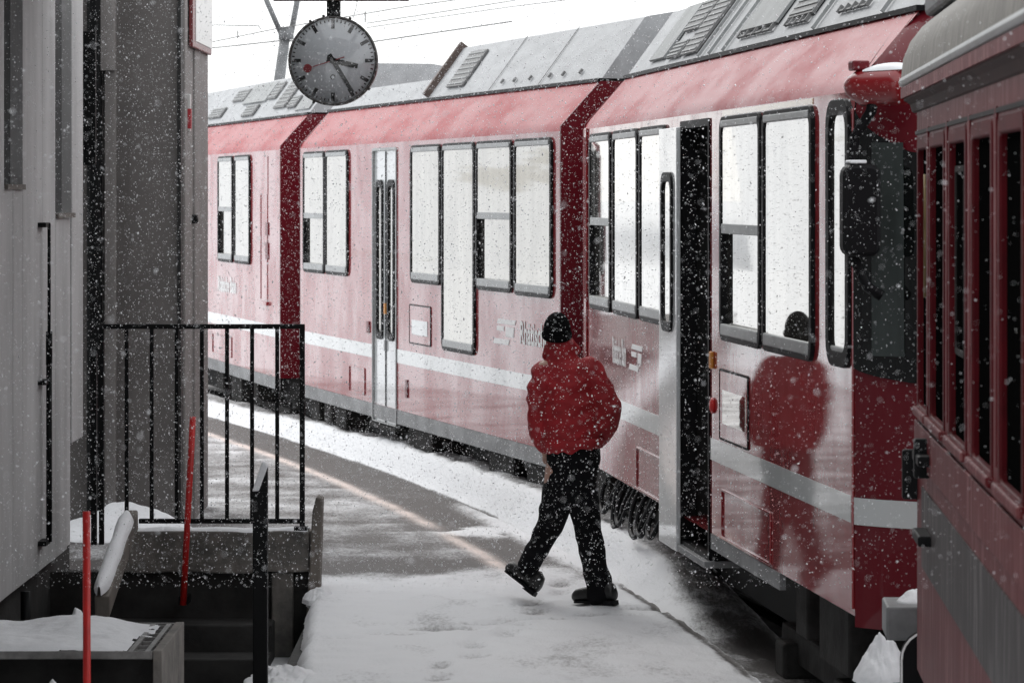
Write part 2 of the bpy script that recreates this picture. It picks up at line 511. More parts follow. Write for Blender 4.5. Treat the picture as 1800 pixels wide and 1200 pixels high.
Sg = Sg * (1 - .55 * sstep(.17, .28, Dg) * k1) - .22 * k1 * np.clip(fbm(Xg * .6, Yg * 2.2, 1.5, 41), 0, 1) 
Sg = np.where((Dg < .03) & (Yg > 26.3), .12 + .5 * np.clip(n2, 0, 1), Sg)  # dark line along the edge stands in for the kerb lip's shadow
grid_obj("track_bed", Xg, Yg, Zg, M_GROUND, Sg)

# far ground sheet to the horizon (open over the stairwell)
mb = MB()
xs = [-900, -8, -2.95, -1.55, 2.5, 900]; ys = [-400, 8, 14.0, 21.62, 70, 1500]
for i in range(5):
    for j in range(5):
        if i in (1, 2) and j == 2: continue
        mb.face([(xs[i], ys[j], -.42), (xs[i + 1], ys[j], -.42), (xs[i + 1], ys[j + 1], -.42), (xs[i], ys[j + 1], -.42)])
tag(mb.build("ground", M_SNOW), kind='structure')

# snowy mountainside across the valley (left of the line, seen mirrored in the carriage glass)
M_HILL = mat("snowy_rock_slope", (.78, .79, .81), .8, color2=(.60, .59, .57), vscale=.11, vstretch=(1, 1, 1.6))
for nd_ in M_HILL.node_tree.nodes:
    if nd_.type == 'VALTORGB':
        nd_.color_ramp.elements[0].position = .60; nd_.color_ramp.elements[1].position = .64
hx = np.linspace(0, 1, 40); hy = np.linspace(0, 1, 20)
HX, HY = np.meshgrid(hx, hy)
ang = np.radians(-14 - 76 * HX); dist = 130 + 260 * HY
X = np.sin(ang) * dist; Y = np.cos(ang) * dist
n = fbm(X, Y, .02, 5)
grid_obj("mountainside", X, Y, -.5 + (HY * 90 + n * 22 * HY), M_HILL)

# ------------------------------------------------------------------ trains
def wall_holes(mb, s0, s1, z0, z1, holes, y=0.0):
    xs = sorted({s0, s1, *[h[0] for h in holes], *[h[1] for h in holes]})
    zs = sorted({z0, z1, *[h[2] for h in holes], *[h[3] for h in holes]})
    xs = [x for x in xs if s0 <= x <= s1]; zs = [z for z in zs if z0 <= z <= z1]
    for i in range(len(xs) - 1):
        for j in range(len(zs) - 1):
            cx, cz = (xs[i] + xs[i + 1]) / 2, (zs[j] + zs[j + 1]) / 2
            if any(h[0] < cx < h[1] and h[2] < cz < h[3] for h in holes): continue
            mb.face([(xs[i], y, zs[j]), (xs[i + 1], y, zs[j]), (xs[i + 1], y, zs[j + 1]), (xs[i], y, zs[j + 1])])

ZB, ZS0, ZS1, ZSIDE, ZG, ZR = .55, .975, 1.10, 3.02, 3.36, 3.86     # skirt, stripe, shoulder, gutter, roof top
NG, NR, WID = .31, .68, 2.65

def window(root, s0, s1, z0, z1, sash=None, glass=None, proud=.022, name="window", rad=.09, ring=.052, sill=True):
    mb = MB()
    mb.ringprism(rr(s0, s1, z0, z1, rad), rr(s0 + ring, s1 - ring, z0 + ring, z1 - ring, rad * .55), sidefn, -proud, .075)
    fr = mb.build(name, M_RUBBER, root, bevel=.006)
    i = ring - .006
    zsash = z0 + (z1 - z0) * sash if sash else None
    g = glass or M_GLASS
    p = MB()
    if sash:
        p.box(s0 + i, s1 - i, -.015, -.009, zsash, z1 - i)
        p.build("pane", g, fr)
        q = MB(); q.box(s0 + i, s1 - i, .014, .020, z0 + i, zsash)
        q.build("pane", g, fr)
        r_ = MB(); r_.box(s0 + ring, s1 - ring, -.019, .018, zsash - .028, zsash + .028)
        r_.build("sash_bar", M_SILL, fr, bevel=.004)
    else:
        p.box(s0 + i, s1 - i, -.014, -.008, z0 + i, z1 - i)
        p.build("pane", g, fr)
    if sill:
        t = MB(); t.box(s0 + rad * .7, s1 - rad * .7, -.026, .011, z0 + .030, z0 + .095)
        t.build("sill", M_SILL, fr, bevel=.008)
        t = MB(); t.box(s0 + rad * .7, s1 - rad * .7, -.026, .011, z1 - .062, z1 - .020)
        t.build("top_rail", M_SILL, fr, bevel=.008)
    return fr

def wheelset(root, s, r=.36):
    b = empty("bogie"); b.parent = root
    fr = MB(); fr.box(s - 1.1, s + 1.1, .16, .26, .02, .20); fr.box(s - 1.1, s + 1.1, 2.39, 2.49, .02, .20); fr.box(s - .25, s + .25, .26, 2.39, .05, .22)
    fr.build("bogie_frame", M_UNDER, b, bevel=.02)
    for ds in (-.75, .75):
        for n0 in (.30, 2.25):
            Mx = Matrix.Translation((s + ds, n0, -.02)) @ Matrix.Rotation(R(-90), 4, 'X')
            w = MB(); w.lathe([(.05, -.02), (r - .06, -.01), (r - .05, .03), (r, .03), (r, .13), (r + .025, .135), (r + .025, .16), (.05, .15)], Mx, 24)
            w.build("wheel", M_UNDER, b)
        a = MB(); a.box(s + ds - .12, s + ds + .12, .08, .30, -.05, .14)
        a.build("axle_box", M_UNDER, b, bevel=.02)

def car_shell(root, s0, s1, holes, near_end=True, far_end=True, roof_from=None, side_to=None):
    """body, slope, ends, roof of one carriage; returns the body part"""
    mb = MB()
    wall_holes(mb, s0, s1, ZB, ZSIDE - .04, holes)
    # far side and floor
    mb.face([(s0, WID, ZB), (s0, WID, ZSIDE), (s1, WID, ZSIDE), (s1, WID, ZB)])
    mb.face([(s0, 0, ZB), (s0, WID, ZB), (s1, WID, ZB), (s1, 0, ZB)])
    body = mb.build("body", M_RED, root, fix=False)
    sl = MB()
    # rounded shoulder then the slope up to the gutter
    prof = [(0, ZSIDE - .04), (.012, ZSIDE - .005), (.04, ZSIDE + .035), (NG, ZG)]
    ss = np.linspace(s0, s1, max(2, int((s1 - s0) / .5)))
    sl.loft([[(s, n, z) for n, z in prof] for s in ss], closed=False, caps=False, smooth=True)
    sl.loft([[(s, WID - n, z) for n, z in prof] for s in ss], closed=False, caps=False, smooth=True)
    sl.build("roof_slope", M_REDTOP, root, fix=False)
    gut = MB(); gut.box(s0, s1, NG - .02, NG + .02, ZG - .004, ZG + .022); gut.box(s0, s1, WID - NG - .02, WID - NG + .02, ZG - .004, ZG + .022)
    gut.build("gutter", M_RUBBER, root)
    def endplate(s, name, m):
        e = MB()
        poly = [(0, ZB), (WID, ZB), (WID, ZSIDE), (WID - NG, ZG), (NG, ZG), (0, ZSIDE)]
        e.prism(poly, lambda u, w, a: (s + a, u, w), -.03 if s == s1 else 0.03, 0)
        return e.build(name, m, root)
    if near_end: endplate(s1, "end_wall", M_DKRED)
    if far_end: endplate(s0, "end_wall", M_DKRED)
    # grey roof cover
    rf = MB()
    a = s0 if roof_from is None else roof_from
    pr = [(NG + .012, ZG + .02), (NR - .02, ZR - .015), (NR + .02, ZR), (1.0, ZR + .05), (WID - 1.0, ZR + .05), (WID - NR - .02, ZR), (WID - NR + .02, ZR - .015), (WID - NG - .012, ZG + .02)]
    rf.loft([[(s, n, z) for n, z in pr] for s in (a, s1)], closed=True, caps=True, smooth=False)
    if roof_from is not None:
        k = .42
        pl = [(NG + .012, ZG + .02), (NG + (NR - NG) * k, ZG + (ZR - ZG) * k), (WID - NG - (NR - NG) * k, ZG + (ZR - ZG) * k), (WID - NG - .012, ZG + .02)]
        rf.loft([[(s, n, z) for n, z in pl] for s in (s0, a)], closed=True, caps=True, smooth=False)
    rf.build("roof", M_ROOF, root, fix=True)
    return body

SLOPE_U = Vector((0, NR - NG, ZR - ZG)).normalized(); SLOPE_N = Vector((0, -(ZR - ZG), NR - NG)).normalized()
def slope_pt(s, t, h):
    return Vector((s, NG, ZG + .02)) + SLOPE_U * t + SLOPE_N * h
def roof_panel(root, s0, s1, t0, t1, m, name, h=.018, slats=0):
    b = MB()
    b.prism([(s0, t0), (s1, t0), (s1, t1), (s0, t1)], lambda u, w, a: slope_pt(u, w, a), .0, h)
    o = b.build(name, m, root)
    if slats:
        q = MB()
        for k in range(slats):
            t = t0 + (t1 - t0) * (k + .5) / slats
            q.prism([(s0 + .02, t - .008), (s1 - .02, t - .008), (s1 - .02, t + .008), (s0 + .02, t + .008)], lambda u, w, a: slope_pt(u, w, a), h, h + .007)
        q.build("louvre", M_ROOFP, o)
    return o

def stripe(root, s0, s1, gaps=()):
    cuts = [s0] + [g for gp in gaps for g in gp] + [s1]
    for a, b in zip(cuts[0::2], cuts[1::2]):
        m = MB(); m.box(a, b, -.003, .0, ZS0, ZS1); m.build("stripe", M_STRIPE, root)

def skirt_gear(root, s0, s1, boxes, z0=.42):
    k = MB(); k.box(s0, s1, -.002, .03, z0, ZB - .002); k.build("skirt", M_SKIRT, root)
    u = MB(); u.box(min(s0, .1), max(s1, 9.2), .35, WID - .35, .10, ZB - .01); u.build("underframe", M_DARK, root)
    for a, b, lo in boxes:
        q = MB(); q.box(a, b, .06, .40, lo, ZB - .02); q.build("equipment_box", M_UNDER, root, bevel=.015)

def logo(root, s, zc, k=1.0):
    g = MB()
    f = lambda u, w, a: (u, a, w)
    H = .102 * k
    g.prism([(s + .10, zc + H), (s + .66 * k, zc + H), (s + .62 * k, zc + H * .62), (s + .06, zc + H * .62)], f, -.004, 0)
    g.prism([(s + .06, zc + H * .42), (s + .28, zc + H * .42), (s + .28, zc + H * .05), (s + .06, zc + H * .05)], f, -.004, 0)
    g.prism([(s + .34, zc + H * .42), (s + .60 * k, zc + H * .42), (s + .58 * k, zc - H * .35), (s + .34, zc - H * .35)], f, -.004, 0)
    g.prism([(s - .02, zc - H * .58), (s + .46 * k, zc - H * .58), (s + .42 * k, zc - H), (s - .06, zc - H)], f, -.004, 0)
    return g.build("emblem", M_WHITE, root)

def lettering(root, s, zc, body="Rhätische Bahn"):
    return text_mesh(body, .25, "lettering", M_WHITE, root, lambda x, y, a: (s + x * .86, a, zc - .085 + y), .004, bold=.006)

def notice_hatch(root, s0, s1, z0, z1, p0, p1, q0, q1, white=True):
    b = MB(); b.box(s0, s1, -.006, .0, z0, z1); o = b.build("hatch", M_RED, root, bevel=.003)
    e = MB(); e.ringprism(rr(s0 - .008, s1 + .008, z0 - .006, z1 + .006, .02), rr(s0 + .006, s1 - .006, z0 + .006, z1 - .006, .014), sidefn, -.0085, -.0005)
    e.build("seam", M_RUBBER, o)
    p = MB(); p.box(p0, p1, -.010, -.006, q0, q1); p.build("display", M_GLASS if not white else M_DOOR, o)
    return o

def panel(root, s0, s1, z0, z1):
    b = MB(); b.ringprism(rr(s0, s1, z0, z1, .02), rr(s0 + .018, s1 - .018, z0 + .014, z1 - .014, .014), sidefn, -.010, .0)
    return b.build("access_panel", M_RED, root, bevel=.003)

def hose(root, pts, r=.022):
    m = MB()
    P = [Vector(p) for p in pts]; out = []
    for i in range(len(P) - 1):
        p0, p1, p2, p3 = P[max(i - 1, 0)], P[i], P[i + 1], P[min(i + 2, len(P) - 1)]
        for k in range(5):
            t = k / 5
            out.append(.5 * ((2 * p1) + (p2 - p0) * t + (2 * p0 - 5 * p1 + 4 * p2 - p3) * t * t + (3 * p1 - p0 - 3 * p2 + p3) * t ** 3))
    out.append(P[-1])
    m.tube(out, r, 7); return m.build("hose", M_RUBBER, root)

def car_root(name, X0, slope, Yref, Yfar):
    x = X0 + slope * (Yfar - Yref)
    return empty(name, (x, Yfar, 0), math.atan2(-1.0, -slope))

GRP = "coupled red railcars at the platform"
# ---- farthest car
c1 = car_root("railcar", -2.8899, -.2504, 38., 41.2)
tag(c1, "farthest red railcar, just right of the brown-grey house, largely behind the black railing", "train car", GRP)
W = [(0.97, 2.03), (2.15, 3.20), (-1.6, -.5), (-2.8, -1.7)]
holes = [(a + .03, b - .03, 1.72 + .03, 2.95 - .03) for a, b in W]
car_shell(c1, -9.0, 5.05, holes)
for k, (a, b) in enumerate(W): window(c1, a, b, 1.72, 2.95, sash=.5 if k == 0 else None)
stripe(c1, -9.0, 5.05)
skirt_gear(c1, -9, 4.9, [(.4, .9, .2), (1.5, 2.2, .1), (2.8, 3.3, .22)])
wheelset(c1, 3.6); wheelset(c1, -6.0)
lettering(c1, .9, 1.46)
mb = MB(); mb.box(3.75, 4.35, -.03, 0, 1.30, 1.34); mb.box(3.80, 3.86, -.007, 0, 1.36, 2.5); mb.box(4.22, 4.28, -.007, 0, 1.36, 2.5); mb.box(3.78, 4.30, -.006, 0, 2.50, 2.92)
mb.build("ladder_recess", M_RED, c1, bevel=.01)
mb = MB(); mb.box(4.2, 4.34, -.012, 0, 2.06, 2.2); mb.box(4.2, 4.34, -.012, 0, 1.8, 1.98); mb.build("marker_plate", M_DKRED, c1)
panel(c1, .5, 1.9, .62, .86)
for a, b, t0, t1, sl in ((-2.2, -1.2, .1, .25, 4), (-1.1, -.2, .33, .50, 4), (.5, 1.3, .06, .22, 4), (1.6, 2.1, .28, .52, 5), (2.5, 3.2, .12, .52, 7), (3.4, 3.9, .1, .26, 4)):
    roof_panel(c1, a, b, t0, t1, M_GRILLE, "grille", slats=sl)
roof_panel(c1, -.1, 1.5, .26, .54, M_ROOFP, "roof_panel"); roof_panel(c1, 4.05, 4.9, .05, .55, M_ROOFP, "roof_panel", .01)
# tail fittings on the facing end wall: a round lamp and the coupling cable
for nn, zz, rr_, mm in ((.42, .98, .085, M_DOOR), (.42, 1.22, .07, M_UNDER)):
    e = MB(); e.lathe([(rr_, 0), (rr_, .06), (rr_ * .8, .08), (0.001, .085)], Matrix.Translation((5.05, nn, zz - .05)) @ Matrix.Rotation(R(90), 4, 'Y'), 16)
    e.build("end_socket", mm, c1)

# ---- middle car
c2 = car_root("railcar", -.076, -.2655, 27.4, 35.40)
tag(c2, "middle red railcar with closed pale double doors and four tall white-reflecting windows, behind the clock", "train car", GRP)
W = [(.24, 1.32, 1.71, .47), (1.36, 2.42, 1.71, None), (5.09, 6.22, 1.72, None), (6.27, 7.42, 1.17, None), (7.46, 8.62, 1.72, .5), (8.68, 9.80, 1.71, None)]
holes = [(a + .03, b - .03, z + .03, 2.94 - .03) for a, b, z, _ in W] + [(3.50, 4.49, .40, 2.92)]
car_shell(c2, 0, 10.01, holes, roof_from=4.35)
for a, b, z, sh in W: window(c2, a, b, z, 2.94, sash=sh)
stripe(c2, 0, 10.01, [(3.50, 4.49)])
# double door
mb = MB(); mb.ringprism(rr(3.49, 4.50, .39, 2.935, .03), rr(3.515, 4.475, .40, 2.91, .02), sidefn, -.012, .06)
fr = mb.build("door_frame", M_SILL, c2)
for a, b, g0, g1 in ((3.515, 3.992, 3.66, 3.84), (3.998, 4.475, 4.14, 4.32)):
    mb = MB(); mb.box(a, b, .012, .045, .38, 2.91)
    d = mb.build("door", M_DOOR, c2, bevel=.004)
    g = MB(); g.ringprism(rr(g0 - .05, g1 + .05, 1.16, 2.64, .08), rr(g0, g1, 1.22, 2.58, .06), sidefn, -.006, .02)
    g.build("window_seal", M_RUBBER, d, bevel=.003)
    g = MB(); g.box(g0 - .005, g1 + .005, .009, .0115, 1.21, 2.59); g.build("pane", M_GLASS, d)
mb = MB(); mb.box(3.985, 4.005, .004, .014, .40, 2.90); mb.build("door_seal", M_RUBBER, c2)
mb = MB(); mb.box(3.975, 4.03, -.008, .014, 1.40, 1.5); mb.build("door_marker", M_ORANGE, c2)
mb = MB(); mb.box(3.975, 4.03, -.006, .014, 1.06, 1.16); mb.build("door_lock", M_SKIRT, c2)
mb = MB(); mb.box(3.45, 4.55, -.03, .3, .345, .375); mb.build("door_step", M_UNDER, c2)
mb = MB(); mb.box(3.25, 3.36, -.014, 0, 1.20, 1.31); mb.build("door_button", M_DKRED, c2, bevel=.006)
notice_hatch(c2, 5.02, 5.82, 1.18, 1.52, 5.12, 5.72, 1.26, 1.39)
mb = MB(); mb.box(4.86, 4.94, -.012, 0, .68, .84); mb.build("handle", M_DKRED, c2)
panel(c2, 2.45, 3.15, .60, .86)
logo(c2, 8.05, 1.405); lettering(c2, 8.82, 1.42)
skirt_gear(c2, .1, 9.9, [(.3, .7, .18), (.95, 1.3, .12), (1.5, 2.0, .20), (4.7, 5.6, .05), (7.6, 8.4, .16), (8.8, 9.6, .14)])
wheelset(c2, 1.5); wheelset(c2, 8.6)
roof_panel(c2, 4.9, 5.5, .10, .50, M_GRILLE, "grille", slats=7)
for s in (6.6, 8.2): roof_panel(c2, s, s + .012, .01, .6, M_GRILLE, "seam", .004)
for s in (6.9, 7.3, 7.8, 8.4, 8.8, 9.3): roof_panel(c2, s, s + .03, .07, .11, M_GRILLE, "roof_bolt", .02)
mb = MB(); mb.prism([(4.30, .02), (4.36, .02), (4.36, .62), (4.30, .62)], lambda u, w, a: slope_pt(u, w, a), -.05, .05)
mb.build("cover_end", M_BEAM, c2)
for nn, zz in ((.42, 1.05), (.42, 1.4)):
    e = MB(); e.lathe([(.08, 0), (.08, .05), (.001, .06)], Matrix.Translation((10.01, nn, zz)) @ Matrix.Rotation(R(90), 4, 'Y'), 14)
    e.build("end_socket", M_UNDER, c2)

# ---- front car with the open door and the cab
c3 = car_root("railcar", 1.0622, -.1129, 20.49, 25.18)
tag(c3, "nearest red railcar with its door standing open, black cab windscreen and red mirror pod", "train car", GRP)
W = [(.39, 1.48, .5), (1.58, 2.75, None), (2.82, 3.90, None), (5.88, 7.13, .5), (7.18, 8.50, None), (8.88, 9.40, None)]
holes = [(a + .03, b - .03, 1.68 + .03, 2.94 - .03) for a, b, _ in W] + [(4.40, 5.46, .40, 2.92)]
car_shell(c3, 0, 9.42, holes, near_end=False)
for a, b, sh in W:
    if a < 8.8: window(c3, a, b, 1.68, 2.94, sash=sh, ring=.06)
    else: window(c3, a, b, 1.69, 2.95, rad=.13, ring=.075, proud=.03)
stripe(c3, 0, 9.42, [(4.40, 5.46)])
# open doorway: near-black walls put the inner shade into colour, leaf slid back along the side
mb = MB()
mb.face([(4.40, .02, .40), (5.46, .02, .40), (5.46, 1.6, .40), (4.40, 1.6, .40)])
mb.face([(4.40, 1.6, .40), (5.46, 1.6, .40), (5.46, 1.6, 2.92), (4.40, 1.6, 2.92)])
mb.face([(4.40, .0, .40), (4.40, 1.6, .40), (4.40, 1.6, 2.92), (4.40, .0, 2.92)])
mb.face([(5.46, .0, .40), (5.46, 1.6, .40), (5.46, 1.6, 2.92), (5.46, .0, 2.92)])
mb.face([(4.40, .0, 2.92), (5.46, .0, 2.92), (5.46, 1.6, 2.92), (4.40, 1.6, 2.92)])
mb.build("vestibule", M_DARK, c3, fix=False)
mb = MB(); mb.ringprism(rr(4.44, 5.475, .37, 2.945, .02), rr(4.47, 5.445, .41, 2.90, .015), sidefn, -.010, .09)
mb.build("door_frame", M_RUBBER, c3)
mb = MB(); mb.box(5.20, 5.215, .3, .9, .45, 2.5); mb.build("grab_pole", M_SILL, c3)
mb = MB(); mb.box(3.84, 4.52, -.045, -.018, .34, 2.91)
d = mb.build("door", M_DOOR, c3, bevel=.006)
g = MB(); g.ringprism(rr(3.98, 4.40, 1.66, 2.64, .10), rr(4.03, 4.35, 1.72, 2.58, .07), sidefn, -.060, -.030)
g.build("window_seal", M_RUBBER, d, bevel=.006)
g = MB(); g.box(4.02, 4.36, -.047, -.0452, 1.71, 2.59); g.build("pane", M_GLASS, d)
mb = MB(); mb.box(4.44, 5.50, -.04, .35, .345, .385); mb.build("door_step", M_SKIRT, c3, bevel=.005)
mb = MB(); mb.box(5.53, 5.60, -.02, 0, 1.50, 1.60); mb.build("door_marker", M_ORANGE, c3, bevel=.008)
mb = MB(); mb.lathe([(.045, 0), (.045, .012), (.03, .02), (.001, .022)], Matrix.Translation((5.58, 0, 1.29)) @ Matrix.Rotation(R(90), 4, 'X'), 16)
mb.build("door_button", M_REDPOLE, c3)
notice_hatch(c3, 5.82, 6.70, 1.12, 1.51, 5.93, 6.64, 1.21, 1.40, white=False)
panel(c3, 5.88, 7.36, .56, .84); panel(c3, 2.63, 3.72, .56, .84)
logo(c3, 2.33, 1.42, .85); lettering(c3, 2.98, 1.43, "Rhätische Bahn").scale = (.5, 1, 1)
skirt_gear(c3, 5.5, 7.6, [(.1, .8, .30), (3.5, 3.9, .33), (7.7, 8.0, .25), (8.3, 9.0, .2)], z0=.46)
wheelset(c3, 1.6); wheelset(c3, 7.9)
for sa, dz, wd in ((1.15, .20, .42), (1.75, .25, .40), (1.95, .21, .36), (2.55, .23, .52), (2.85, .20, .42), (3.35, .17, .30)):
    hose(c3, [(sa, .04, .55), (sa + .02, -.02, .44), (sa + wd * .22, -.05, .52 - dz), (sa + wd * .7, -.05, .50 - dz), (sa + wd * .95, -.01, .42), (sa + wd, .05, .55)], .017)
# red expansion strip of the near end of the middle gangway
mb = MB(); mb.box(.02, .20, -.014, 0, ZB + .02, ZSIDE - .03)
mb.build("corner_post", M_RED, c3, bevel=.01)
# destination strip over the cab-side windows
M_DEST = mat("warm_frosted_strip", (.62, .47, .30), .35, coat=1, coat_rough=.15, var=.12, vscale=8)
mb = MB(); mb.box(5.9, 8.45, -.004, 0, 2.945, 2.975); mb.build("strip_lamp_cover", M_DEST, c3)
# roof gear
for a, b, t0, t1, m_, nm, sl in ((.9, 1.55, .08, .56, M_ROOFP, "roof_panel", 0), (1.62, 2.25, .30, .56, M_GRILLE, "grille", 5), (2.35, 2.95, .06, .56, M_GRILLE, "grille", 10),
                                 (1.75, 2.25, .06, .20, M_GRILLE, "grille", 4), (4.35, 5.5, .14, .56, M_ROOFP, "roof_panel", 0), (5.85, 6.55, .14, .52, M_GRILLE, "grille", 8),
                                 (7.3, 8.1, .2, .52, M_ROOFP, "roof_panel", 0)):
    roof_panel(c3, a, b, t0, t1, m_, nm, slats=sl)
for s in (3.2, 3.6, 4.1, 6.9, 8.6): roof_panel(c3, s, s + .02, .01, .6, M_SILL, "rib", .02)
for a, b in ((4.4, 5.45), (5.9, 6.5), (7.35, 8.05), (1.8, 2.2)):
    roof_panel(c3, a, b, .09, .10, M_GRILLE, "hinge_rail", .014)
    for k in range(5):
        s = a + (b - a) * k / 4; roof_panel(c3, s, s + .02, .085, .13, M_GRILLE, "hinge", .022)

# cab nose: plan curve swung about the front, raked at the screen
PLAN = [(0, 0), (.05, .028), (.14, .10), (.25, .22), (.42, .46), (.56, .80), (.62, 1.1), (.64, 1.325)]
ZK = [.50, .60, 1.0, 1.7, 2.4, 2.95, 3.12, 3.28, 3.40]
SC = [.86, .97, 1.0, 1.0, .93, .78, .66, .50, .36]
SE = [9.42, 9.42, 9.42, 9.42, 9.42, 9.44, 9.46, 9.42, 9.32]
NE = [0, 0, 0, 0, 0, 0, .09, .235, .345]
def nose(t, z, off=0.0):
    """t in 0..14 along the plan (7 = centre line)"""
    sc = np.interp(z, ZK, SC); se = np.interp(z, ZK, SE); ne = np.interp(z, ZK, NE)
    mir = t > 7
    tt = 14 - t if mir else t
    i = min(int(tt), 6); fr_ = tt - i
    ds = PLAN[i][0] * (1 - fr_) + PLAN[i + 1][0] * fr_; n = PLAN[i][1] * (1 - fr_) + PLAN[i + 1][1] * fr_
    n = ne + n * (1.325 - ne) / 1.325
    s = se + ds * sc
    if off:
        i0, i1 = PLAN[i], PLAN[i + 1]
        d = Vector((i1[0] - i0[0], i1[1] - i0[1])).normalized()
        s += d.y * off; n -= d.x * off
    return (s, WID - n if mir else n, z)
def nose_patch(name, t0, t1, zlo, zhi, m, off, nt=24, nz=10, parent=c3):
    b = MB()
    rows_ = []
    for k in range(nz + 1):
        r_ = []
        for i in range(nt + 1):
            t = t0 + (t1 - t0) * i / nt
            a, h = zlo(t), zhi(t)
            r_.append(nose(t, a + (h - a) * k / nz, off))
        rows_.append(r_)
    b.loft(rows_, closed=False, caps=False, smooth=True)
    return b.build(name, m, parent, fix=False)
nose_patch("cab_nose", 0, 14, lambda t: .50, lambda t: 3.40, M_DKRED, 0.0, 56, 40)
ctr = lambda t: min(t, 14 - t)
nose_patch("windscreen", .05, 13.95, lambda t: 1.70 - .06 * min(1, ctr(t) / 3), lambda t: 2.90 - .22 * min(1, ctr(t) / 3.2), M_DGLASS, .012)
nose_patch("screen_reflection", 1.55, 2.75, lambda t: 1.76, lambda t: 2.74, M_SCREEN, .016, 8, 3)  # lighter upright reflection in the windscreen, laid on as a coloured strip
nose_patch("nose_stripe", 0.02, 13.98, lambda t: ZS0, lambda t: ZS1, M_STRIPE, .006, 40, 3)
mb = MB(); mb.loft([[nose(t, 3.40) for t in np.linspace(0, 14, 29)], [(9.3, .4 + 1.85 * i / 28, 3.62) for i in range(29)]], closed=False, caps=False, smooth=True)
mb.build("nose_hood", M_ROOF, c3, fix=False)
mb = MB(); mb.box(9.42, 9.62, NG + .12, WID - NG - .12, 3.36, 3.60); mb.build("headlamp_recess", M_DARK, c3)
mb = MB(); mb.box(9.40, 9.78, NG + .05, WID - NG - .05, 3.60, 3.66); mb.build("roof_visor", M_ROOF, c3, bevel=.02)
sn = MB(); sn.box(9.60, 9.76, NG + .1, WID - NG - .1, 3.395, 3.44); sn.build("snow_ledge", M_SNOW, c3, bevel=.02)
mb = MB(); mb.box(9.375, 9.41, -.012, .0, ZB + .03, 2.9); mb.build("cab_highlight_strip", M_RED, c3, bevel=.008)  # raised red strip added to stand for the corner's bright highlight
# mirror pod and mirror: on the cab corner, reaching out ahead of the nose
pod = MB(); rings = []
PA, PB_ = Vector((9.60, -.09, 2.995)), Vector((9.86, .18, 3.005))
pd = (PB_ - PA).normalized(); ps = pd.cross(Vector((0, 0, 1))).normalized()
for k in range(15):
    t = k / 14
    w = min(1.0, (t / .30) ** .55) * min(1.0, ((1 - t) / .12) ** .5) if 0 < t < 1 else .03
    c = PA + (PB_ - PA) * t
    rings.append([c + ps * (.10 * w * math.cos(a)) + Vector((0, 0, 1)) * (.085 * w * math.sin(a) * (1.0 if math.sin(a) > 0 else 1.15)) for a in [2 * math.pi * i / 18 for i in range(18)]])
pod.loft(rings)
pod.build("mirror_pod", M_POD, c3)
mb = MB(); mb.box(9.64, 9.74, -.08, .0, 3.065, 3.11); mb.build("pod_lug", M_DKRED, c3, bevel=.008)
sn = MB(); rings = []
for k in range(9):
    t = .38 + .6 * k / 8; c = PA + (PB_ - PA) * t
    rings.append([c + ps * (.075 * math.cos(a)) + Vector((0, 0, .060 + .038 * math.sin(math.pi * (k + .6) / 9.2) ** .5 * math.sin(a))) for a in [math.pi * i / 8 for i in range(9)]])
sn.loft(rings, closed=False, caps=False); sn.build("snow_cap", M_SNOW, c3)
mb = MB(); mb.tube([(9.74, .02, 2.97), (9.72, .01, 2.88), (9.66, -.055, 2.76), (9.65, -.062, 2.30), (9.66, -.06, 2.22), (9.70, .0, 2.08), (9.72, .06, 2.04)], .026, 10)
mb.build("mirror_arm", M_RUBBER, c3)
mb = MB()
mb.prism(rr(-.130, .045, 2.22, 2.64, .05), lambda u, w, a: (9.72 + a, u, w), -.05, .06)
mb.build("mirror", M_RUBBER, c3, bevel=.02)
mb = MB(); mb.prism(rr(-.10, -.02, 2.642, 2.658, .007), lambda u, w, a: (9.72 + a, u, w), -.05, .05); mb.build("snow_cap", M_SNOW, c3, bevel=.005)
mb = MB(); mb.tube([(9.40, .035, 3.045), (9.10, .315, 3.355)], .006, 6); mb.build("slope_seam", M_RUBBER, c3)
# wiper
mb = MB(); mb.tube([nose(3.6, 1.75, .03), nose(4.2, 2.15, .03)], .012, 6); mb.build("wiper", M_RUBBER, c3)
# buffer beam and coupling
mb = MB(); mb.box(9.42, 10.0, .35, 2.3, .28, .52); mb.build("buffer_beam", M_UNDER, c3, bevel=.03)
mb = MB(); mb.box(9.55, 10.25, .02, .34, .08, .33); mb.build("step_box", M_BLACKMETAL, c3, bevel=.02)
mb = MB(); mb.box(10.0, 10.6, 1.15, 1.5, .35, .6); mb.build("coupler", M_UNDER, c3, bevel=.03)

# ---- the old coach at the right
C4X, C4S, C4Y = 1.626, .054, 13.7
c4 = car_root("passenger_coach", C4X, C4S, C4Y, 13.7)
tag(c4, "old maroon passenger coach with deep-set windows at the right edge, coupled before the cab", "train car")
ZC0, ZC1 = .60, 2.88
CW = 2.5; CL = 17.0
wins = [(.10, .62)] + [(.80 + .985 * k, .80 + .985 * k + .70) for k in range(16)]
holes = [(a, b, 1.655, 2.69) for a, b in wins]
mb = MB(); wall_holes(mb, 0, CL, ZC0, ZC1, holes)
mb.face([(0, 0, ZC0), (0, CW, ZC0), (0, CW, ZC1), (0, 0, ZC1)]); mb.face([(CL, 0, ZC0), (CL, 0, ZC1), (CL, CW, ZC1), (CL, CW, ZC0)])
mb.face([(0, CW, ZC0), (CL, CW, ZC0), (CL, CW, ZC1), (0, CW, ZC1)]); mb.face([(0, 0, ZC0), (CL, 0, ZC0), (CL, CW, ZC0), (0, CW, ZC0)])
mb.build("body", M_OLD, c4, fix=False)
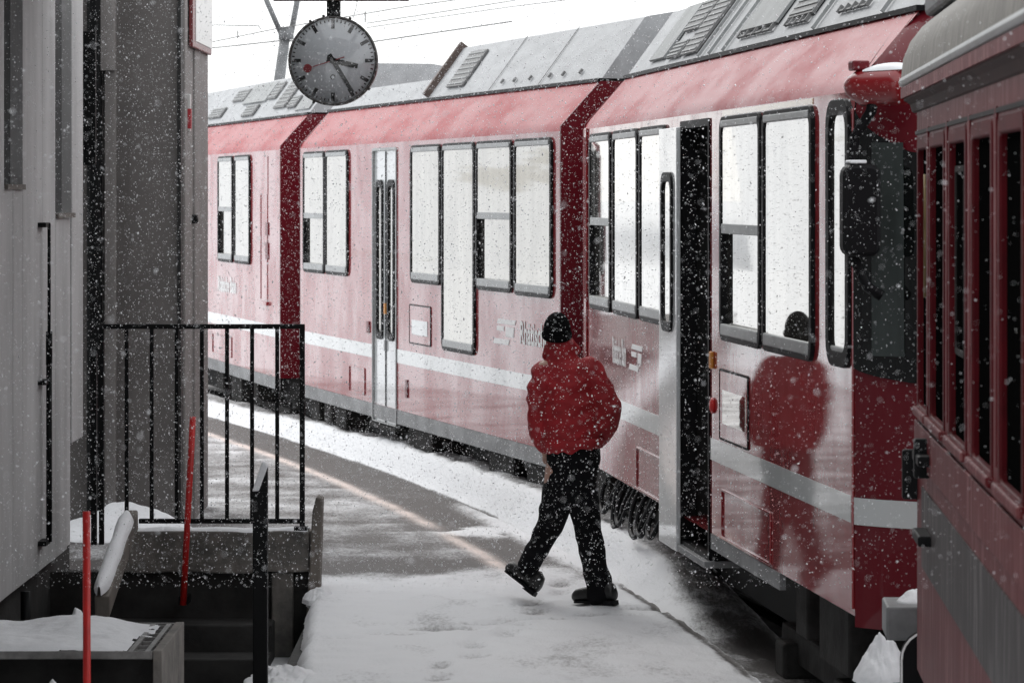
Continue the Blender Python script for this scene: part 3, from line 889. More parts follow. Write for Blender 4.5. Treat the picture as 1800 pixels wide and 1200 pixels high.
for k, (a, b) in enumerate(wins):
    if a > 8: continue
    fr_ = MB()
    fr_.ringprism(rr(a - .045, b + .045, 1.61, 2.735, .05), rr(a + .012, b - .012, 1.667, 2.678, .03), sidefn, -.005, .03)
    w_ = fr_.build("window", M_OLDJAMB, c4, bevel=.008)
    p = MB(); p.box(a, b, .018, .024, 1.66, 2.69); p.build("pane", M_CGLASS, w_)
    s_ = MB(); s_.box(a - .05, b + .05, -.024, .017, 1.625, 1.66); s_.build("sill", M_OLD, w_, bevel=.008)
    if k == 2:
        q = MB(); q.ringprism(rr(a + .05, b - .25, 1.95, 2.60, .02), rr(a + .07, b - .27, 1.97, 2.58, .015), sidefn, .012, .018); q.build("sash_bar", M_UNDER, w_)
    if k == 0:
        t_ = MB(); t_.tube([(.38, .008, 2.10), (.38, .008, 2.58)], .008, 8); t_.build("bar", M_BRASS, w_)
# vertical cover strips and eaves
for k in range(9):
    s = .71 + .985 * k
    if s > CL: break
    t_ = MB(); t_.box(s - .028, s + .028, -.008, 0, 1.70, ZC1 - .12); t_.build("cover_strip", M_OLD, c4, bevel=.006)
mb = MB(); mb.box(0, CL, -.012, 0, 1.44, 1.60); mb.build("waist_rail", M_OLD, c4, bevel=.004)
mb = MB(); mb.box(.35, CL, -.006, 0, 1.05, 1.36); mb.build("grey_reflection", M_OLDGREY, c4)  # stripe-like grey reflection on the side, painted on as a band
mb = MB()
prof = [(.0, ZC1 - .05), (-.012, ZC1 - .045), (-.02, ZC1 - .015), (-.045, ZC1), (-.050, ZC1 + .05), (-.03, ZC1 + .07), (.02, ZC1 + .06)]
mb.loft([[(s, n, z) for n, z in prof] for s in (-.14, CL)], closed=True, caps=True, smooth=False)
mb.build("eave", M_EAVE, c4)
mb = MB(); mb.tube([(-.14, -.045, ZC1 + .075), (CL, -.045, ZC1 + .075)], .022, 8); mb.build("rain_gutter", M_SILL, c4)
mb = MB(); mb.box(-.138, CL, -.058, -.049, ZC1 + .008, ZC1 + .052); mb.build("fascia_board", M_OLD, c4)
mb = MB(); mb.box(0, CL, -.008, 0, ZC1 - .14, ZC1 - .125); mb.build("moulding", M_RUBBER, c4)
mb = MB()
arc = [(.0 + CW / 2 - (CW / 2 + .06) * math.cos(R(a)), ZC1 + .07 + .52 * math.sin(R(a)) ** .8) for a in np.linspace(.2, 179.8, 27)]
mb.loft([[(s, n, z) for n, z in arc] for s in np.linspace(-.10, CL, 30)], closed=False, caps=False, smooth=True)
mb.build("roof", M_OLDROOF, c4, fix=False)
mb = MB()
for i0 in (4,):
    n0, z0 = arc[i0]
    mb.box(-.16, CL, n0 - .05, n0 + .05, z0 - .01, z0 + .09)
mb.build("roof_rail", M_MAST, c4, bevel=.02)
mb = MB()
mb.face([(-.10, n, z) for n, z in arc]); mb.build("roof_end", M_OLDROOF, c4, fix=False)
for zz in (1.50, 1.20):
    h = MB(); h.box(.55, .90, -.055, 0, zz - .02, zz + .02)
    if zz > 1.4: h.box(.70, .76, -.06, 0, zz - .075, zz + .075); h.box(.60, .66, -.05, 0, zz + .02, zz + .06)
    h.build("door_handle", M_BLACKMETAL, c4, bevel=.008)
h = MB(); h.box(-.03, .02, -.06, .02, 1.28, 1.48); h.build("hinge", M_BLACKMETAL, c4, bevel=.01)
mb = MB(); mb.box(.2, CL - .2, .25, CW - .25, .2, ZC0 - .01); mb.build("underframe", M_DARK, c4)
mb = MB(); mb.prism(rr(.0, .36, .12, .72, .12, 6), lambda u, w, a: (-.32 + a, u - .05, w), 0, .05)
bf = mb.build("buffer_plate", M_RUBBER, c4)
o_ = rr(.0, .36, .12, .72, .12, 6); i_ = rr(.008, .352, .128, .712, .112, 6)
mb = MB(); mb.ringprism(o_, i_, lambda u, w, a: (-.275 + a, u - .05, w), 0, .012); mb.build("plate_rim", M_WHITE, bf)
mb = MB(); mb.box(-.75, -.40, -.10, .30, .66, .80); mb.build("end_step", M_SKIRT, c4, bevel=.01)
wheelset(c4, 3.0); wheelset(c4, 13)

def heap(name, cx, cy, z0, rx, ry, h, seed=0, label=None, cat="snow heap", pk=1.6, rot=0., rough=.25):
    n = 64
    t = np.linspace(-1, 1, n); U, V = np.meshgrid(t, t)
    # square-ish grid pressed to a disc
    X = U * np.sqrt(1 - V * V / 2); Y = V * np.sqrt(1 - U * U / 2)
    rad = np.sqrt(X * X + Y * Y)
    nz_ = fbm(X * 2 + seed * 3.1, Y * 2, 1.0, seed + 20)
    Z = h * np.clip(1 - rad ** pk, 0, 1) * (1 + rough * nz_) - .02 * (rad > .97)
    c_, s_ = math.cos(rot), math.sin(rot)
    Xw = cx + (X * rx * (1 + .1 * nz_)) * c_ - (Y * ry) * s_; Yw = cy + (X * rx) * s_ + (Y * ry) * c_
    o = grid_obj(name, Xw, Yw, z0 + Z, M_SNOW, kind=None)
    if label: tag(o, label, cat)
    return o
heap("snow_heap", 1.665, 15.35, .335, .13, .16, .21, 1, "pointed snow heap on the coupling step below the red cab nose", pk=1.1, rough=.35)
heap("snow_heap", 1.70, 14.28, .80, .09, .10, .05, 2, "small snow patch on the grey step between the cab and the old coach", pk=2)
for y_ in (22.6, 23.5, 25.0, 26.3, 27.8): pass

# rails
mb = MB()
for off in (1.0, 2.05):
    pts = []
    for y in np.arange(6, 60, 1.0):
        c = float(edge_c(y)); pts.append((float(edge_x(y)) + off / c, y, -.22))
    mb.tube(pts, .035, 6)
tag(mb.build("rail", M_UNDER), kind='structure')

# ------------------------------------------------------------------ left: boarded house
AX = -2.83
ha = empty("boarded_house", (AX, 19.5, 0))
tag(ha, "light grey boarded house wall with dark tall windows along the left edge", "building")
def A(mb, name, m, bevel=0, parent=None):
    o = mb.build(name, m, parent or ha, bevel=bevel)
    return o
def abox(y0, y1, x0, x1, z0, z1):        # in the house's own frame: x out of the wall (towards the tracks)
    m = MB(); m.box(x0, x1, y0 - 19.5, y1 - 19.5, z0, z1); return m
A(abox(10, 22.6, -3.0, -.10, -.9, 7.0), "wall", M_DCONC)
joints = [10.2, 11.36, 12.5, 13.65, 14.8, 15.95, 17.1, 18.22, 19.36, 20.56, 21.50]
for a, b in zip(joints[:-1], joints[1:]):
    zb = .25
    if a < 19.1 < b or abs(a - 18.22) < .01:                 # board cut round the first window slot
        A(abox(a + .009, 19.02, -.095, .0, zb, 7), "board", M_BLDA, .004); A(abox(19.02, b - .005, -.095, -.001, zb, 2.555), "board", M_BLDA, .004)
    elif abs(a - 19.36) < .01:
        A(abox(a + .009, 19.74, -.095, .0, zb, 2.555), "board", M_BLDA, .004); A(abox(19.745, b - .005, -.095, .001, zb, 7), "board", M_BLDA, .004)
    elif abs(a - 20.56) < .01:
        A(abox(a + .009, 21.15, -.095, .0, zb, 7), "board", M_BLDA, .004); A(abox(21.155, b - .005, -.095, .001, zb, 2.38), "board", M_BLDA, .004)
    else:
        A(abox(a + .009, b - .009, -.095, .0, zb, 7), "board", M_BLDA, .004)
A(abox(21.505, 21.71, -.095, .0, .25, 2.38), "board", M_BLDA, .004)
A(abox(21.72, 22.02, -.095, -.02, .25, 2.38), "board", M_BLDA, .004)
A(abox(22.03, 22.60, -.095, -.01, .9, 7), "corner_board", M_BLDA, .006)
for a, b, z in ((19.03, 19.73, 2.56), (21.16, 21.98, 2.385)):
    w_ = A(abox(a, b, -.09, -.07, z, 7), "window", M_DGLASS)
    t_ = MB(); t_.box(-.08, .02, a - 19.5, b - 19.5, z - .03, z); t_.build("sill", M_WOOD, w_)
for y, z in ((21.3, 2.42), (21.6, 2.42)): pass
pp = empty("drain_pipe", (AX + .05, 20.5, 0))
tag(pp, "thin black conduit clipped upright to the grey boards", "pipe")
m = MB(); m.tube([(0, 0, 1.65), (0, 0, 2.33)], .010, 8); m.tube([(0, 0, .42), (0, 0, 1.50)], .018, 8); m.tube([(0, 0, 1.48), (0, 0, 1.68)], .020, 8); m.build("pipe", M_BLACKMETAL, pp)
for z in (2.32, 1.38, .42):
    m = MB(); m.box(-.055, .0, -.14, .06, z - .014, z + .014); m.build("bracket", M_BLACKMETAL, pp)
m = MB(); m.box(-.06, .0, -.6, -.1, 2.47, 2.52)
p2 = empty("drain_pipe", (AX + .03, 19.2, 0)); tag(p2, "short black pipe stub below the boards, at the foot of the house wall", "pipe")
m = MB(); m.tube([(0, .45, -.3), (0, .45, .22)], .03, 8); m.build("pipe", M_BLACKMETAL, p2)
m = MB(); m.box(-.05, .05, .3, .7, .0, .03); m.build("bracket", M_BLACKMETAL, p2)

# dark recess between the houses with its upright sign
rs = empty("upright_sign", (-2.90, 22.95, 0))
tag(rs, "narrow black upright sign with pale stacked letters in the dark gap between the houses", "sign")
m = MB(); m.box(-.10, .10, 0, .04, 2.7, 3.6); m.build("board", M_BLACKMETAL, rs, bevel=.005)
zz = 3.33
M_FADED = mat("faded_lettering", (.10, .11, .13), .6)
for ch in ("8", "E", "F", "L", "V", "T", "4"):
    text_mesh(ch, .095, "letter", M_FADED, rs, lambda x, y, a, z=zz: (-.035 + x * 1.1, a, z + y * .7), .003); zz -= .075

# ------------------------------------------------------------------ left: brown-grey house
BX, BY = -2.45, 25.4
hb_ = empty("rendered_house", (BX, BY, 0))
tag(hb_, "brown-grey rendered house with pale corner strips behind the railing", "building")
def B(x0, x1, y0, y1, z0, z1, name, m, bevel=.004, parent=None):
    q = MB(); q.box(x0, x1, y0, y1, z0, z1); return q.build(name, m, parent or hb_, bevel=bevel)
B(-3.4, -.03, .02, 2.05, -.3, 6.5, "wall", M_BLDB, 0)
B(-.575, -.495, -.06, .02, -.3, 3.42, "pilaster", M_BLDB2); B(-.605, -.495, -.09, .02, 3.42, 6.5, "pilaster", M_BLDB2)
B(-.04, -.012, -.02, .16, -.3, 6.5, "corner_trim", M_INK)
B(-.70, -.60, -.15, .02, -.3, 6.5, "drain_pipe", M_BLACKMETAL, .03)
B(-.03, 0.0, .20, .80, -.3, 6.5, "side_panel", M_BLDB2, .012)
B(-.03, .006, .92, 2.05, -.3, 6.5, "side_panel", M_BLDB2, .012)
q = B(-.03, .02, .38, .46, 2.98, 3.26, "notice", M_SIGN, .003)
q2 = MB(); q2.box(.0, .024, .375, .465, 3.0, 3.15); q2.build("red_field", M_CLOCKRED, q)
B(-.03, .045, .72, .80, 2.28, 2.35, "lamp", M_BLACKMETAL, .02)
# white sign on the side of that house
sg = empty("wall_sign", (BX + .008, 26.62, 4.2))
tag(sg, "white sign panel with maroon frame jutting from the house's right corner", "sign")
m = MB(); m.prism([(-.82, -.58), (.80, -.58), (.80, 1.0), (-.82, 1.0)], lambda u, w, a: (a, u, w), 0, .03); m.build("casing", M_SIGNRED, sg, bevel=.006)
m = MB(); m.prism([(-.62, -.53), (.79, -.53), (.79, 1.0), (-.62, 1.0)], lambda u, w, a: (a, u, w), .03, .036); m.build("face", M_SIGN, sg)
# snow blown against that house
heap("snow_drift", -2.85, 25.0, .0, .60, .50, .25, 4, "smooth snow drift blown against the foot of the brown-grey house", "snow drift", pk=1.3)

# ------------------------------------------------------------------ stairwell, kerb, railing
sw = empty("stairwell", (-2.1, 19.5, 0))
tag(sw, "dark open stairwell below the snowy concrete kerb", "stairwell")
def S(x0, x1, y0, y1, z0, z1, name, m, bevel=.0):
    q = MB(); q.box(x0 + 2.1, x1 + 2.1, y0 - 19.5, y1 - 19.5, z0, z1); return q.build(name, m, sw, bevel=bevel)
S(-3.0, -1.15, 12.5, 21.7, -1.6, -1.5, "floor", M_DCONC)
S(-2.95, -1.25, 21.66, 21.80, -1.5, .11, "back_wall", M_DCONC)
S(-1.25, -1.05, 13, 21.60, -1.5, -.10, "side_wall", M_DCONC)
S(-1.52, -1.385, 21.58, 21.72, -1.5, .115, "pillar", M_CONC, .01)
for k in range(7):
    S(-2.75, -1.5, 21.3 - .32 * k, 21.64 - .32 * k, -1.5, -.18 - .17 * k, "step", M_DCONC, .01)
kb = empty("kerb", (-1.95, 21.68, 0)); tag(kb, "stained concrete kerb with a thin snow lid carrying the railing", "kerb")
def prof_box(x0, x1, y0, y1, z0, z1, seed):
    q = MB()
    xs_ = np.linspace(x0, x1, 24)
    rings = []
    for x in xs_:
        n = [mnoise.noise(Vector((x * 5, k * 3.3, seed))) * .014 for k in range(4)]
        rings.append([(x, y0 + n[0], z0 + n[1]), (x, y1, z0), (x, y1, z1 + n[2] * .5), (x, y0 + n[3], z1 + n[2] * .5)])
    q.loft(rings, True, True, False); return q
prof_box(-.55, .67, -.12, .12, .115, .375, 2).build("block", M_CONC, kb, bevel=.012)
q = MB(); rings = []
for x in np.linspace(-.52, .66, 40):
    h = .022 + .012 * mnoise.noise(Vector((x * 6, 3, 0)))
    rings.append([(x, -.115, .368), (x, -.09, .368 + h * .9), (x, 0, .37 + h), (x, .11, .368)])
q.loft(rings, False, False, True); q.build("snow_lid", M_SNOW, kb)
tp = MB()
tp.prism([(-.02, -.30), (.065, -.30), (.07, .585), (.03, .60), (.005, .50)], lambda u, w, a: (u + (.02 if w > .3 else 0), a, w), -.10, .10)
o = tp.build("timber_post", M_WOOD, None, bevel=.012); o.location = (-1.285, 21.62, .0)
tag(o, "weathered timber post leaning at the right end of the concrete kerb", "post")

rl = empty("railing", (-1.95, 21.5, .0)); tag(rl, "black steel railing with upright bars on the concrete kerb", "railing")
RZ1, RZ0 = 1.675, .445
q = MB(); q.box(-.635, .645, -.018, .018, RZ1 - .018, RZ1 + .012); q.build("top_rail", M_BLACKMETAL, rl, bevel=.004)
q = MB(); q.box(-.40, .62, -.015, .015, RZ0 - .012, RZ0 + .018); q.build("bottom_rail", M_BLACKMETAL, rl, bevel=.004)
for k in range(9):
    x = -.635 + .158 * k
    e = k in (0, 8)
    q = MB(); w = .016 if e else .0125
    lo = .40 if k == 8 else (.30 if k == 0 else RZ0)
    q.box(x - w, x + w, -w, w, lo, RZ1 - .004); q.build("bar" if not e else "post", M_BLACKMETAL, rl, bevel=.003)
q = MB(); q.box(.58, .66, -.05, .05, .392, .415); q.build("foot_plate", M_BLACKMETAL, rl)
q = MB(); q.box(-.70, -.665, -.02, .02, .30, 1.50); q.build("wall_stay", M_BLACKMETAL, rl)

# snow-covered stringer coming down towards the camera
st = empty("stair_stringer", (-2.36, 20.4, 0)); tag(st, "timber stair stringer under a roll of snow, sloping down left of the stairwell", "beam")
def bar(p0, p1, w, h, m, name, parent, bevel=.01):
    p0, p1 = Vector(p0), Vector(p1); d = (p1 - p0); L_ = d.length; d.normalize()
    sd_ = d.cross(Vector((0, 0, 1))).normalized(); up = sd_.cross(d)
    q = MB(); v = []
    for p in (p0, p1):
        for a, b in ((-1, -1), (1, -1), (1, 1), (-1, 1)): v.append(p + sd_ * (a * w / 2) + up * (b * h / 2))
    q.add(v, [(3, 2, 1, 0), (4, 5, 6, 7), (0, 1, 5, 4), (1, 2, 6, 5), (2, 3, 7, 6), (3, 0, 4, 7)])
    return q.build(name, m, parent, bevel=bevel)
bar((-.01, .85, .48), (.0, -.75, .13), .085, .13, M_WOOD, "beam", st)
q = MB(); rings = []
for k in range(24):
    t = k / 23; y = .62 - 1.42 * t; zc = .50 - .345 * ((.85 - y) / 1.6) + .055
    w = .048 * (1 + .15 * mnoise.noise(Vector((t * 5, 1, 0))))
    if t < .04: w *= .6
    w *= max(.05, min(1, (1 - t) / .10)) ** .5
    rings.append([(-.012 + w * math.cos(a), y, zc + .055 * math.sin(a) * (1 + .2 * mnoise.noise(Vector((t * 6, 9, 0))))) for a in [math.pi * i / 10 for i in range(11)]])
q.loft(rings, False, False, True); q.build("snow_roll", M_SNOW, st)
heap("snow_heap", -2.46, 19.35, -.10, .17, .35, .26, 6, "lump of snow at the lower end of the snowy stair stringer", pk=1.4)
heap("snow_heap", -1.20, 17.75, -.02, .20, .33, .085, 8, "crumbled snow clods along the stairwell edge by the black handrail post", pk=1.2, rough=.9)
heap("snow_heap", -1.20, 21.35, -.02, .11, .24, .06, 15, "snow hump at the foot of the leaning timber post", pk=2.2)

# handrail post near the camera
hp = empty("handrail", (-1.275, 17.3, -1.0)); tag(hp, "black handrail post with a snow-topped sloping rail at the stairwell's right", "handrail")
q = MB(); q.box(-.037, .037, -.037, .037, 0, 2.0); q.build("post", M_BLACKMETAL, hp, bevel=.005)
q = MB(); q.prism([(-.037, 2.0), (.037, 2.0), (.037, 2.13), (.022, 2.12)], lambda u, w, a: (u, a, w), -.03, .03); q.build("cap", M_BLACKMETAL, hp)
q = MB(); q.prism([(-.040, 2.002), (-.006, 2.003), (.040, 2.128), (.026, 2.150), (.010, 2.150)], lambda u, w, a: (u, a, w), -.040, .034); q.build("snow_strip", M_SNOW, hp, bevel=.006)

# red snow stakes
def stake(x, y, z0, z1, r, lean, label, socket):
    o = empty("snow_stake", (x, y, z0)); tag(o, label, "snow stake", "red snow stakes")
    q = MB(); q.tube([(0, 0, 0), (lean * (z1 - z0), 0, z1 - z0)], r, 10); q.build("pole", M_REDPOLE, o)
    q = MB(); q.box(-.03, .03, r - .005, r + socket, .0, .05); q.build("clamp", M_BLACKMETAL, o)
    return o
stake(-2.055, 21.33, -.06, 1.115, .020, .052, "red snow stake leaning before the railing's bars and the kerb", .20)
stake(-1.775, 14.3, -1.5, 1.175, .0165, -.003, "red snow stake standing in front of the snowy grating, further left", .05)

# steel grating landing, snow covered
gb = empty("grating_landing", (-2.3, 15.4, 0)); tag(gb, "snow-covered steel grating landing on side panels at the bottom left", "landing")
GZ = .50
def G(x0, x1, y0, y1, z0, z1, name, m, bevel=.004):
    q = MB(); q.box(x0 + 2.3, x1 + 2.3, y0 - 15.4, y1 - 15.4, z0, z1); return q.build(name, m, gb, bevel=bevel)
GX0, GX1, GY0, GY1 = -3.0, -1.535, 14.97, 15.98
G(GX1 - .04, GX1, GY0, GY1, -1.5, GZ + .004, "side_panel", M_CONC)
G(GX0, GX1 - .042, GY0, GY0 + .02, GZ - .035, GZ, "front_bar", M_STEEL)
G(GX0, GX1 - .042, GY1 - .02, GY1, GZ - .035, GZ, "back_bar", M_STEEL)
for k in range(20):
    x = GX1 - .05 - .074 * k
    G(x - .028, x - .006, GY0 + .022, GY1 - .022, GZ - .03, GZ - .002, "grating_bar", M_STEEL, .0)
for k in range(7):
    y = GY0 + .1 + .14 * k
    G(GX0, GX1 - .043, y - .006, y + .006, GZ - .034, GZ - .006, "cross_bar", M_STEEL, .0)
# snow lying on the grating, thinning out to the right
nx, ny = 90, 60
Xs = np.linspace(GX0, GX1 - .10, nx); Ys = np.linspace(GY0 + .005, GY1 - .01, ny)
Xg, Yg = np.meshgrid(Xs, Ys)
n1 = fbm(Xg, Yg, 3.0, 31); n2 = fbm(Xg, Yg, 14., 32)
thick = .022 * sstep(-1.68, -1.86, Xg + .10 * n1 + .05 * n2) + .018 * n1 + .006 * n2 - .004 + .022 * np.exp(-((Xg + 2.02) / .18) ** 2 - ((Yg - 15.9) / .3) ** 2)
bars = (((GX1 - .017 - Xg) / .074) % 1.0)
edge_ = np.minimum(np.minimum(Yg - GY0, GY1 - Yg) / .05, 1).clip(0, 1)
thick = thick * (.25 + .75 * edge_) - .05 * (1 - edge_) * .2
grid_obj("snow_cover", Xg, Yg, GZ + thick, M_SNOW, kind=None, mask=thick > -.004).parent = gb
bpy.data.objects["snow_cover"].location = (2.3, -15.4, 0)
# what shows under the grating: snow on stones, a snowed-over strut
heap("snow_heap", -1.98, 14.75, .08, .36, .22, .27, 12, "ragged snow heap under the front edge of the grating", pk=1.2, rough=.6)
bar((-.40, -.62, -.25), (-.02, -.42, .46), .10, .09, M_SNOW, "snowy_strut", gb)
G(GX0, GX1 - .05, GY0 + .25, GY0 + .30, -1.5, GZ - .06, "riser", M_DCONC)
for k in range(7):
    x = -2.20 + .085 * k
    G(x, x + .05, GY0 - .02, GY0 + .03, -.4, .235 + .02 * (k % 3), "slat", M_UNDER if k % 2 else M_CONC, .006)

# ------------------------------------------------------------------ canopy and clock
cn = empty("platform_canopy", (-1.8, 10, 0)); tag(cn, "dark platform canopy whose brown bracket beam carries the clock", "canopy")
q = MB(); q.box(-3.4, 1.7, -16, 10.6, 4.22, 4.36); q.build("roof", M_CANOPY, cn)
q = MB(); q.box(-3.4, 1.7, 10.60, 10.75, 4.10, 4.36); q.build("fascia", M_BEAM, cn)
q = MB(); q.box(.12, 1.075, 13.9, 14.05, 3.862, 4.0); q.build("end_beam", M_BEAM, cn, bevel=.006)
for xx in (.16, .96):
    q = MB(); q.box(xx, xx + .07, 8.0, 13.9, 4.0, 4.10); q.build("bracket_arm", M_BEAM, cn)
    q = MB(); q.box(xx, xx + .07, 13.9, 14.05, 4.0, 4.10); q.build("bracket_end", M_BEAM, cn)
for yy in (-14, -6, 2):
    q = MB(); q.box(-2.9, -2.75, yy, yy + .15, -.5, 4.22); q.build("column", M_BEAM, cn)

CX, CY, CZ, CR = -1.256, 24.0, 3.44, .315
ck = empty("station_clock", (CX, CY, CZ)); tag(ck, "round grey station clock hanging on a black rod, red second hand", "clock")
RX = Matrix.Rotation(R(90), 4, 'X')
q = MB(); q.lathe([(CR - .012, -.07), (CR, -.06), (CR, .06), (CR - .006, .075), (CR - .018, .075), (CR - .018, .058), (.001, .056)], RX, 64)
q.build("casing", M_CLOCKRIM, ck)
q = MB(); q.lathe([(CR - .019, .0565), (CR - .019, .060), (.001, .0605)], RX, 64); q.build("dial", M_DIAL, ck)
def dialfn(x, z, a): return (x, -.062 - a, z)
def hand(ang, r0, r1, w0, w1, lift, name, m):
    a = R(ang); dx, dz = math.sin(a), math.cos(a); px_, pz_ = dz, -dx
    q = MB(); q.prism([(dx * r0 - px_ * w0, dz * r0 - pz_ * w0), (dx * r1 - px_ * w1, dz * r1 - pz_ * w1), (dx * r1 + px_ * w1, dz * r1 + pz_ * w1), (dx * r0 + px_ * w0, dz * r0 + pz_ * w0)], dialfn, lift, lift + .003)
    return q.build(name, m, ck)
for k in range(60):
    if k % 5 == 0: hand(6 * k, CR - .090, CR - .028, .0125, .0125, .0, "hour_mark", M_INK)
    else: hand(6 * k, CR - .045, CR - .028, .0042, .0042, .0, "minute_mark", M_INK)
hand(3 * 30 + 25 * .5, -.045, .178, .021, .017, .006, "hour_hand", M_INK)
hand(25 * 6 - 2, -.05, .262, .0165, .013, .012, "minute_hand", M_INK)
sh_ = hand(253, -.085, .185, .0035, .0035, .018, "second_hand", M_CLOCKRED)
a = R(253)
q = MB(); q.prism([(math.sin(a) * .185 + .030 * math.cos(2 * math.pi * i / 20), math.cos(a) * .185 + .030 * math.sin(2 * math.pi * i / 20)) for i in range(20)], dialfn, .018, .022); q.build("disc", M_CLOCKRED, sh_)
q = MB(); q.ringprism([(.0 + .019 * math.cos(2 * math.pi * i / 20), -.115 + .019 * math.sin(2 * math.pi * i / 20)) for i in range(20)], [(.0 + .013 * math.cos(2 * math.pi * i / 20), -.115 + .013 * math.sin(2 * math.pi * i / 20)) for i in range(20)], dialfn, .0, .0012); q.build("maker_mark", M_INK, ck)
q = MB(); q.lathe([(.022, .06), (.022, .088), (.001, .09)], RX, 20); q.build("hub", M_INK, ck)
# convex cover glass
M_COVER = bpy.data.materials.new("clock_cover_glass"); M_COVER.use_nodes = True
N, L = M_COVER.node_tree.nodes, M_COVER.node_tree.links
N.clear()
tr = N.new("ShaderNodeBsdfTransparent"); gl = N.new("ShaderNodeBsdfGlossy"); gl.inputs['Roughness'].default_value = .05
fz = N.new("ShaderNodeFresnel"); fz.inputs[0].default_value = 1.6
mxs = N.new("ShaderNodeMixShader"); mo = N.new("ShaderNodeOutputMaterial")
L.new(fz.outputs[0], mxs.inputs[0]); L.new(tr.outputs[0], mxs.inputs[1]); L.new(gl.outputs[0], mxs.inputs[2]); L.new(mxs.outputs[0], mo.inputs[0])
q = MB(); q.lathe([(CR - .014, .072), (CR * .8, .092), (CR * .5, .104), (CR * .2, .109), (.002, .110)], RX, 48); q.f = q.f[:-2]; q.s = q.s[:-2]; q.build("cover_glass", M_COVER, ck)
q = MB(); q.box(-.045, .05, -.045, .045, CR - .01, 3.87 - CZ); q.build("hanger_rod", M_BLACKMETAL, ck, bevel=.006)
for ang in (-30, -12, 22, 205, 128):
    a_ = R(ang); q = MB(); q.tube([(math.sin(a_) * (CR - .005), -.05, math.cos(a_) * (CR - .005)), (math.sin(a_) * (CR + .014), -.05, math.cos(a_) * (CR + .014))], .010, 8); q.build("case_screw", M_CLOCKRIM, ck)

# ------------------------------------------------------------------ mast and wires
MY = 56.
mx_ = lambda px: (px - 900) / 6000 * MY
mz_ = lambda py: 2.5 + (342.7 - py) / 6000 * MY
ms = empty("catenary_mast", (mx_(493), MY, -.4)); tag(ms, "grey overhead-line mast forking into two arms behind the train roof", "mast")
def mloc(px, py, dy=0): return (mx_(px) - mx_(493), dy, mz_(py) + .4)
q = MB(); q.tube([mloc(488, 620), mloc(490, 150), mloc(501, 66)], [.10, .095, .085], 12); q.build("pole", M_MAST, ms)
q = MB(); q.tube([mloc(503, 70), mloc(503, 48)], .13, 10); q.build("clamp", M_MAST, ms)
q = MB(); q.tube([mloc(495, 62), mloc(470, 5), mloc(446, -50)], .045, 10); q.build("arm", M_MAST, ms)
q = MB(); q.tube([mloc(512, 58), mloc(521, 10), mloc(530, -50)], .05, 10); q.build("arm", M_MAST, ms)
WG = "thin overhead wires in the white sky"
def wire(p, label, r=.010):
    q = MB(); q.tube([(mx_(x), MY + dy, mz_(y)) for x, y, dy in p], r, 5)
    tag(q.build("overhead_wire", M_WIRE), label, "wire", WG)
wire([(200, 78, 3), (370, 74, 2), (493, 72, 0), (640, 76, 0), (900, 60, -4)], "lowest level overhead wire crossing left of the mast", .012)
wire([(200, 90, 2), (370, 68, 1), (480, 52, 0), (720, 24, -2), (960, 4, -4)], "overhead wire rising gently rightwards from the mast", .010)
wire([(300, 36, 2), (372, 39, 1), (455, 46, 0), (458, 52, 0)], "short overhead wire sloping down to the left arm of the mast", .010)
wire([(640, 36, 1), (760, 24, 0), (900, 8, -1), (1010, -8, -2)], "upper overhead wire right of the clock", .010)
wire([(640, 44, 1), (760, 32, 0), (900, 18, -1), (1080, 2, -2)], "lower overhead wire right of the clock", .009)
wire([(642, 20, 0), (642, 40, 0)], "short vertical dropper right of the clock", .012)
wire([(418, 54, 0), (418, 68, 0)], "short vertical dropper left of the mast", .012)
wire([(628, 0, 0), (626, 14, 0), (620, 34, 0)], "thin curved wire beside the clock's hanger rod", .008)

# ------------------------------------------------------------------ the walker
PX, PY = .345, 20.72
M_JACKET = mat("red_quilted_nylon", (.30, .006, .012), .75, var=.25, vscale=7, bump=.35, bscale=9)
M_TROUS = mat("black_trouser_cloth", (.006, .006, .007), .9, ior=1.2, var=.3, vscale=9, bump=.4, bscale=16)
M_SKIN = mat("skin", (.42, .25, .19), .5)
M_CAP = mat("black_knit_cap", (.004, .004, .0045), .95, ior=1.15, bump=.7, bscale=120)
M_BOOT = mat("black_boot_leather", (.008, .008, .008), .4, bump=.2)

def limb(mb, pts, seg=18):
    """pts: (x, y, z, ra, rb) with ra across the view and rb in depth; rounded ends"""
    P = [Vector(p[:3]) for p in pts]
    rings = []
    def ring(c, d, ra, rb):
        d = d.normalized()
        a = Vector((1, 0, 0)) - d * d.x
        if a.length < .2: a = Vector((0, 0, 1)) - d * d.z
        a.normalize(); b = d.cross(a)
        return [c + a * (ra * math.cos(2 * math.pi * k / seg)) + b * (rb * math.sin(2 * math.pi * k / seg)) for k in range(seg)]
    n = len(P)
    for i in range(n):
        d = P[min(i + 1, n - 1)] - P[max(i - 1, 0)]
        ra, rb = pts[i][3], pts[i][4]
        if i == 0:
            dn = d.normalized()
            for k in (80, 55, 28): rings.append(ring(P[0] - dn * min(ra, rb) * math.sin(R(k)) * .9, d, ra * math.cos(R(k)), rb * math.cos(R(k))))
        rings.append(ring(P[i], d, ra, rb))
        if i == n - 1:
            dn = d.normalized()
            for k in (28, 55, 80): rings.append(ring(P[i] + dn * min(ra, rb) * math.sin(R(k)) * .9, d, ra * math.cos(R(k)), rb * math.cos(R(k))))
    mb.loft(rings)

